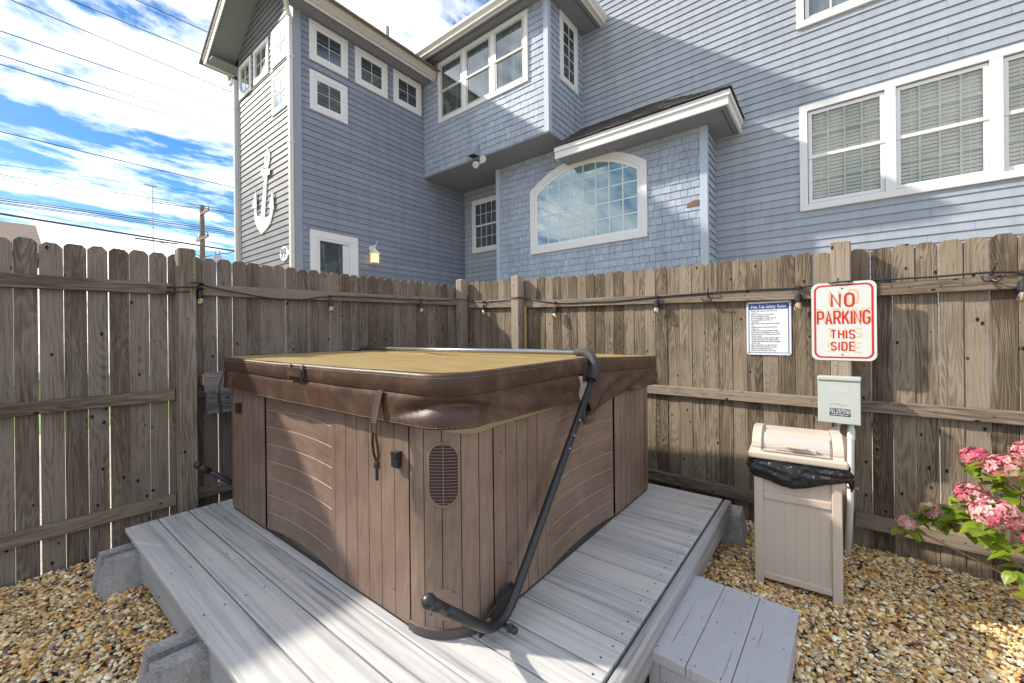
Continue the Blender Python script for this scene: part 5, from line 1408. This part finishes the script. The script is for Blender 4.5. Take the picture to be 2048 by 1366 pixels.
for x,z in ((-.122,.172),(.122,.172),(-.122,-.172),(.122,-.172)): mb.sphere(MRs@Vector((x,.0075,z)),.0035,8,6)
mb.build('screws',M['screw'],rs)
# ================================================================ STRING LIGHTS
sl=thing('string_light','black string light cable with clear hanging bulbs draped along the fence rails','string lights')
CL=[(-3.425,.90,1.676),(-3.418,.917,1.672),(-3.418,1.04,1.648),(-3.418,1.17,1.630),(-3.418,1.30,1.614),(-3.418,1.429,1.606),(-3.418,1.52,1.608),(-3.418,1.612,1.617),(-3.418,1.808,1.655),(-3.418,2.117,1.671),(-3.418,2.45,1.678),(-3.418,2.816,1.689),(-3.418,3.1,1.70),(-3.40,3.31,1.722),(-3.358,3.34,1.727),(-3.34,3.37,1.722)]
CR=[(-3.28,1.705),(-3.082,1.688),(-2.85,1.684),(-2.639,1.688),(-2.610,1.69)]
CR2=[(-2.48,1.684),(-2.30,1.648),(-2.087,1.613),(-1.92,1.601),(-1.745,1.597),(-1.55,1.590),(-1.364,1.591),(-1.20,1.596),(-1.107,1.599),(-.90,1.600),(-.726,1.600),(-.45,1.598),(-.173,1.590),(-.11,1.596),(-.02,1.60)]
CR3=[(.12,1.60),(.219,1.604),(.422,1.598),(.648,1.600),(.76,1.588),(1.0,1.575),(1.3,1.58),(1.7,1.585)]
def smooth_path(P,k=4):
    P=[Vector(p) for p in P]; out=[]
    for i in range(len(P)-1):
        a=P[max(i-1,0)];b=P[i];c=P[i+1];d=P[min(i+2,len(P)-1)]
        for j in range(k):
            t=j/k; out.append(.5*((2*b)+(c-a)*t+(2*a-5*b+4*c-d)*t*t+(3*b-a-3*c+d)*t**3))
    out.append(P[-1]); return out
mb=MB()
path=CL+[tuple(FR(x,.045,z)) for x,z in CR]+[tuple(FR(-2.60,.119,1.692)),tuple(FR(-2.50,.119,1.688))]+[tuple(FR(x,.045,z)) for x,z in CR2]+[tuple(FR(.0,.121,1.60)),tuple(FR(.1,.121,1.60))]+[tuple(FR(x,.045,z)) for x,z in CR3]
mb.tube(smooth_path(path,4),.0055,8); mb.build('cable',M['blackplastic'],sl,smooth=True)
# coil around the left post
mb=MB(); pts=[]
for i in range(49):
    a=2*math.pi*2*i/48; pts.append((-3.405+.085*math.cos(a),.818+.082*math.sin(a)*(1.15 if i%48 else 1),1.672-.062*(i/48)+.010*math.sin(a*1.0)))
mb.tube(pts,.0055,7); mb.build('cable',M['blackplastic'],sl,smooth=True)
def bulb(p,drop=.035):
    p=Vector(p); mb=MB(); mb.tube([p+Vector((0,0,.010)),p+Vector((0,0,-.008))],.015,10); mb.tube([p-Vector((.020,0,0)),p+Vector((.020,0,0))],.0085,8); mb.tube([p,p-Vector((0,0,drop))],.0032,6)
    z=-drop; mb.lathe([(0,z+.006),(.009,z+.004),(.0185,z-.008),(.0195,z-.028),(.021,z-.030),(.021,z-.050),(.0,z-.050)],c=p,n=16); s=mb.build('socket',M['blackplastic'],sl,smooth=False)
    mb=MB(); mb.lathe([(.012,z-.0505),(.014,z-.056),(.024,z-.072),(.027,z-.086),(.023,z-.100),(.012,z-.110),(0,z-.112)],c=p,n=16); mb.build('bulb',M['bulb'],s,smooth=True)
    mb=MB()
    for k in range(4): a=R(90*k+20); mb.tube([p+Vector((.004*math.cos(a),.004*math.sin(a),z-.056)),p+Vector((.010*math.cos(a),.010*math.sin(a),z-.094))],.0022,5)
    mb.build('filament',M['filament'],s)
bulb((-3.405,.893,1.655),.020); bulb((-3.412,1.829,1.655),.028); bulb((-3.412,2.82,1.688),.030)
for x,z,d in ((-3.064,1.688,.045),(-2.087,1.613,.045),(-1.097,1.599,.030),(-.165,1.592,.040),(.752,1.588,.040)): bulb(FR(x,.055,z),d)
# ================================================================ HOOKS
def hook(x,z,label):
    h=thing('coat_hook',label,'hook',group='triple coat hooks screwed to the top fence rail')
    Mh=frame(tuple(FR(x,.0385,z)),tuple(uR),tuple(nR))
    mb=MB(); mb.prism([(-.012,-.016),(.012,-.016),(.010,.02),(-.010,.02)],0,.005,Mh); mb.build('plate',M['hook'],h,bevel=.002)
    def tb(P,r,nm):
        mb=MB(); pp=smooth_path([Mh@Vector(p) for p in P],4); n=len(pp); mb.tube(pp,r,8,rr=[r*(1.0-.25*i/n) for i in range(n)]); mb.sphere(pp[-1],r*1.45,8,6); mb.build(nm,M['hook'],h,smooth=True)
    tb([(0,.006,.012),(.003,.020,.032),(.008,.038,.052),(.012,.042,.072)],.0048,'prong')
    tb([(0,.006,-.008),(-.016,.018,-.020),(-.030,.030,-.012),(-.036,.036,.006)],.0042,'prong')
    tb([(0,.006,-.008),(.016,.018,-.020),(.030,.030,-.012),(.036,.036,.006)],.0042,'prong')
hook(-.714,1.560,'dark metal triple hook on the fence rail left of the rules sign')
hook(.650,1.573,'dark metal triple hook on the fence rail right of the parking sign')
# ================================================================ HYDRANGEA
def leafmat(name,a,b):
    t=NT(name); f=t.noise(t.obj(),9,4,.6); c=t.mix(f,a,b); r_=t.attr('rnd'); c=t.mix(t.math('MULTIPLY',r_,.6),c,(.26,.30,.02))
    t.set(Base_Color=c,Roughness=.42); t.b.inputs['Subsurface Weight'].default_value=0.0
    tr=t.n('ShaderNodeBsdfTranslucent'); t.l(t.mix(.5,c,(.45,.60,.06)),tr.inputs['Color']); m=t.n('ShaderNodeMixShader',i_Fac=.38); t.l(t.b.outputs[0],m.inputs[1]); t.l(tr.outputs[0],m.inputs[2]); t.l(m.outputs[0],t.out.inputs[0]); 
    uvn=t.n('ShaderNodeUVMap'); sp=t.n('ShaderNodeSeparateXYZ'); t.l(uvn.outputs[0],sp.inputs[0])
    vein=t.math('SINE',t.math('MULTIPLY',t.math('SUBTRACT',sp.outputs[1],t.math('ABSOLUTE',sp.outputs[0])),95.)); t.bump(vein,.45,.003)
    return t.m
M['leaf']=leafmat('hydrangea_leaf',(.06,.13,.012),(.22,.32,.025))
def petmat(name):
    t=NT(name); r_=t.attr('rnd'); c=t.ramp(r_,[(.0,(.42,.03,.16)),(.3,(.52,.08,.14)),(.6,(.68,.28,.28)),(.85,(.78,.55,.50)),(1.,(.50,.28,.18))])
    t.set(Base_Color=c,Roughness=.6); tr=t.n('ShaderNodeBsdfTranslucent'); t.l(c,tr.inputs['Color']); m=t.n('ShaderNodeMixShader',i_Fac=.3); t.l(t.b.outputs[0],m.inputs[1]); t.l(tr.outputs[0],m.inputs[2]); t.l(m.outputs[0],t.out.inputs[0]); return t.m
M['petal']=petmat('hydrangea_petal')
hy=thing('hydrangea','pink flowering hydrangea bush leaning over the gravel at the right fence','bush')
hr=random.Random(11)
def leaf(mb,p,d,size,up=(0,0,1),rn=None):
    """ovate serrated leaf at p pointing along d"""
    d=Vector(d).normalized(); s=d.cross(Vector(up)); s=s.normalized() if s.length>.01 else Vector((1,0,0)); n=s.cross(d)
    rn=hr.random() if rn is None else rn; K=9; w=size*.36; curl=hr.uniform(.08,.28); fold=hr.uniform(.10,.3)
    rows=[]
    for i in range(K+1):
        t=i/K; ww=w*math.sin(math.pi*min(1,t**.75))**.85*(1.0 if i%2 else 1.06) if 0<t<1 else .0005
        c=Vector(p)+d*(size*t)-n*(curl*size*t*t)
        rows.append([c-s*ww+n*(fold*ww),c-s*ww*.5+n*(fold*ww*.35),c,c+s*ww*.5+n*(fold*ww*.35),c+s*ww+n*(fold*ww)])
    b=[[-1,-.5,0,.5,1]]
    mb.grid(rows,uv=lambda i,j:((j-2)*.5*w,i/K*size),rnd=rn)
def head(c,r,sq=.8,tint=(0,1),name='flower_head'):
    r*=1.02; mb=MB(); c=Vector(c); n=int(150*(r/.08)**1.6)
    for i in range(n):
        z=1-1.75*(i+.5)/n; a=i*2.39996+hr.uniform(-.3,.3); q=math.sqrt(max(0,1-z*z)); nn=Vector((q*math.cos(a),q*math.sin(a),z))
        nn=(nn+Vector((hr.uniform(-.3,.3),hr.uniform(-.3,.3),hr.uniform(-.3,.3)))).normalized()
        p=c+Vector((nn.x*r,nn.y*r,nn.z*r*sq))*hr.uniform(.82,1.04); s=hr.uniform(.010,.0155)
        a1=nn.cross(Vector((.3,.5,.8))).normalized();a2=nn.cross(a1); ph=hr.uniform(0,1.57); rr_=hr.uniform(*tint)
        for k in range(4):
            an=ph+k*math.pi/2; e=a1*math.cos(an)+a2*math.sin(an); f=a1*math.cos(an+1.57)+a2*math.sin(an+1.57); lift=nn*hr.uniform(-.002,.005)
            rv=min(1,max(0,rr_+hr.uniform(-.12,.12)))
            mb.face([p,p+e*s*.6+f*s*.48+lift*.5,p+e*s*1.15+lift,p+e*s*.6-f*s*.48+lift*.5],[(0,0)]*4,rv)
    return mb.build(name,M['petal'],hy)
heads=[((.528,2.85,.706),.056,(.05,.6)),((.67,2.77,.77),.058,(.2,.85)),((.59,2.72,.705),.066,(.35,.9)),((.494,2.75,.558),.058,(.15,.75)),((.535,2.60,.530),.080,(.3,.92)),((.382,2.85,.423),.050,(.55,1.)),((.290,2.85,.335),.042,(.7,1.)),((.605,2.45,.495),.034,(.0,.3)),((.88,2.8,.75),.06,(.3,.9))]
for c,r_,ti in heads: head(c,r_,.78,ti)
mb=MB(); root=Vector((.98,2.72,.0))
for c,r_,ti in heads:
    c=Vector(c); mid=root.lerp(c,.45)+Vector((0,0,.10 if c.z>.4 else .03))
    mb.tube(smooth_path([root+Vector((hr.uniform(-.05,.05),hr.uniform(-.05,.05),0)),mid,c-Vector((-.02,0,r_*.5)),c],5),.0045,6)
mb.tube(smooth_path([(.98,2.72,.05),(.74,2.74,.20),(.60,2.78,.30),(.45,2.84,.37)],5),.006,6)
mb.build('stem',simple('tan_stem',(.30,.20,.10),.7,noise=.2),hy)
mb=MB()
def cluster(c,n,spread,size,droop=.2):
    for i in range(n):
        a=hr.uniform(0,6.28); e=hr.uniform(-.5,.35); d=Vector((math.cos(a),math.sin(a)*.8,e-droop))
        p=Vector(c)+Vector((hr.uniform(-1,1)*spread,hr.uniform(-1,1)*spread*.8,hr.uniform(-1,1)*spread))
        leaf(mb,p,d,size*hr.uniform(.55,.95),rn=hr.random())
for c,r_,ti in heads:
    c=Vector(c); cluster(c-Vector((0,0,r_*.75)),10,r_*.6,.095)
cluster((.43,2.84,.40),14,.05,.10,.1); cluster((.36,2.86,.37),6,.03,.08,.1); cluster((.52,2.80,.40),12,.06,.11,.2); cluster((.60,2.72,.45),16,.09,.11); cluster((.62,2.74,.62),18,.09,.11); cluster((.70,2.75,.50),20,.11,.12); cluster((.60,2.50,.36),12,.05,.095); cluster((.64,2.47,.28),14,.06,.10); cluster((.66,2.50,.20),12,.06,.10); cluster((.85,2.7,.4),16,.14,.11); cluster((.88,2.6,.65),12,.12,.11); cluster((.9,2.75,.25),12,.12,.11)
mb.build('foliage',M['leaf'],hy,smooth=True)
# ================================================================ DISTANCE: pole, wires, neighbour
pole=thing('utility_pole','brown wooden utility pole with two crossarms and transformers beyond the left fence','utility pole')
PX,PY=-36.3,9.72
mb=MB(); mb.tube([(PX,PY,0),(PX,PY,11.1)],.20,12,rr=[.22,.15]); mb.build('post',simple('creosote_pole',(.15,.12,.10),.9,noise=.3,nscale=4),pole,smooth=True)
mb=MB(); woodm=simple('crossarm_wood',(.28,.20,.14),.9)
for z,x0,x1 in ((10.35,-.05,1.75),(8.55,-1.0,1.55)):
    mb.box((PX+x0,PY-.14,z),(PX+x1,PY-.02,z+.13)); mb.tube([(PX+x1-.35,PY-.15,z),(PX,PY-.15,z-.65)],.02,5)
mb.build('crossarm',woodm,pole)
mb=MB()
for z,xs in ((10.48,(1.65,1.0,.35)),(8.68,(1.45,.8,-.4,-.9))):
    for x in xs: mb.lathe([(0,0),(.05,0),(.06,.08),(.035,.12),(.05,.2),(0,.22)],c=(PX+x,PY-.08,z),n=8)
mb.build('insulator',simple('brown_insulator',(.10,.07,.06),.4),pole)
for dx,dy,zz,cc in ((.2,-.75,6.55,(.55,.36,.22)),(.3,.85,6.65,(.45,.48,.52))):
    mb=MB(); mb.lathe([(0,0),(.28,0),(.28,.75),(.31,.78),(.28,.84),(0,.88)],c=(PX+dx,PY+dy,zz),n=16); tr_=mb.build('transformer',simple('transformer_paint',cc,.5),pole)
    mb=MB()
    for a in (-.1,.1): mb.lathe([(0,.84),(.05,.84),(.035,.95),(.05,1.05),(.02,1.2),(0,1.2)],c=(PX+dx+a,PY+dy+a,zz),n=8)
    mb.build('bushing',M['steel'],tr_)
mb=MB(); mb.box((PX-.05,PY-3.9+.2,7.98),(PX+.05,PY-1.4,8.06)); mb.box((PX-.05,PY+1.4,8.04),(PX+.05,PY+3.3,8.12)); mb.tube([(PX,PY-2.4,7.98),(PX,PY,7.3)],.03,5); mb.tube([(PX,PY+2.2,8.05),(PX,PY,7.3)],.03,5); mb.build('splice_case',M['blackplastic'],pole)
pl2=thing('utility_pole','thin bare distant pole top standing in the sky left of the transformer pole','utility pole')
mb=MB(); mb.tube([(-60.5,11.6,0),(-60.5,11.6,18.9)],.05,8); mb.build('post',simple('grey_pole',(.5,.48,.46),.9),pl2); mb=MB(); mb.box((-60.55,10.9,18.6),(-60.45,11.9,18.7)); mb.build('crossarm',woodm,pl2)
wmat=simple('dark_cable',(.05,.045,.04),.7)
def wire(X,y0,z0,y1,z1,r,label,sag=.0,X2=None):
    """straight run through the two measured points, carried on both ways with a light sag"""
    mb=MB(); ya,yb=-30.0,40.0; s=(z1-z0)/(y1-y0); pts=[]
    for i in range(41):
        y=ya+(yb-ya)*i/40; pts.append((X,y,z0+s*(y-y0)+sag*((y-y0)*(y-y1))*.002))
    mb.tube(pts,r,5); tag(mb.build('power_line',wmat),label,'power line','power lines crossing the sky')
near=[((.46,10.83),(4.98,10.74)),((1.61,11.56),(5.04,11.68)),((3.09,12.51),(5.25,12.59)),((.26,9.85),(5.9,10.05)),((.26,9.18),(5.9,9.39)),((.25,8.93),(5.89,9.12)),((.24,7.07),(5.87,7.08))]
nl=['third overhead wire from the top left of the sky','second overhead wire from the top of the sky','topmost overhead wire entering beside the roof corner','fourth overhead wire crossing the upper clouds','upper wire of the close pair meeting the tower mid height','lower wire of the close pair meeting the tower mid height','lone thin wire running below the close pair of wires']
for (a,b),lb in zip(near,nl): wire(-18,a[0],a[1],b[0],b[1],.0135,lb,.35)
far=[((.47,10.54),(9.6,11.05),.02,'highest of the three wires on the upper crossarm'),((.47,10.46),(9.54,10.89),.02,'middle of the three wires on the upper crossarm'),((.47,10.29),(9.51,10.78),.02,'lowest of the three wires on the upper crossarm'),((.46,9.21),(9.59,9.59),.02,'highest wire of the bundle at the lower crossarm'),((.46,9.12),(9.59,9.45),.03,'dark second wire of the bundle at the lower crossarm'),((.46,9.0),(9.53,9.32),.02,'third wire of the bundle at the lower crossarm'),((.46,8.93),(9.5,9.20),.02,'lowest thin wire of the bundle at the lower crossarm'),((.46,8.36),(9.58,8.12),.06,'thick black cable sagging just above the fence to the pole')]
for a,b,r_,lb in far: wire(-36.3,a[0],a[1],b[0],b[1],r_,lb,0)
for a,b,r_,lb in (((-.5,17.5),(11.6,18.7),.02,'upper faint wire from the thin distant pole'),((-.5,15.6),(11.6,16.8),.02,'lower faint wire from the thin distant pole')): wire(-60.5,a[0],a[1],b[0],b[1],r_,lb,0)
nb=thing('neighbour_house','neighbouring pale house with a brown shingle roof just above the left fence','house')
mb=MB(); mb.box((-27,-9,0),(-18.6,.75,3.95)); mb.build('wall',simple('neighbour_wall',(.70,.68,.64),.8),nb)
mb=MB()
for P in ([(-18.2,-9.4,3.86),(-18.2,1.04,3.86),(-21.5,1.04,5.25),(-21.5,-9.4,5.25)],[(-27.4,-9.4,3.86),(-27.4,1.04,3.86),(-21.5,1.04,5.25),(-21.5,-9.4,5.25)]): mb.face(P)
mb.face([(-18.2,1.04,3.86),(-18.2,1.04,3.70),(-27.4,1.04,3.70),(-27.4,1.04,3.86),(-21.5,1.04,5.25)]); mb.face([(-18.2,-9.4,3.86),(-18.2,1.04,3.86),(-18.2,1.04,3.70),(-18.2,-9.4,3.70)])
mb.build('roof',M['roofbrown'],nb)
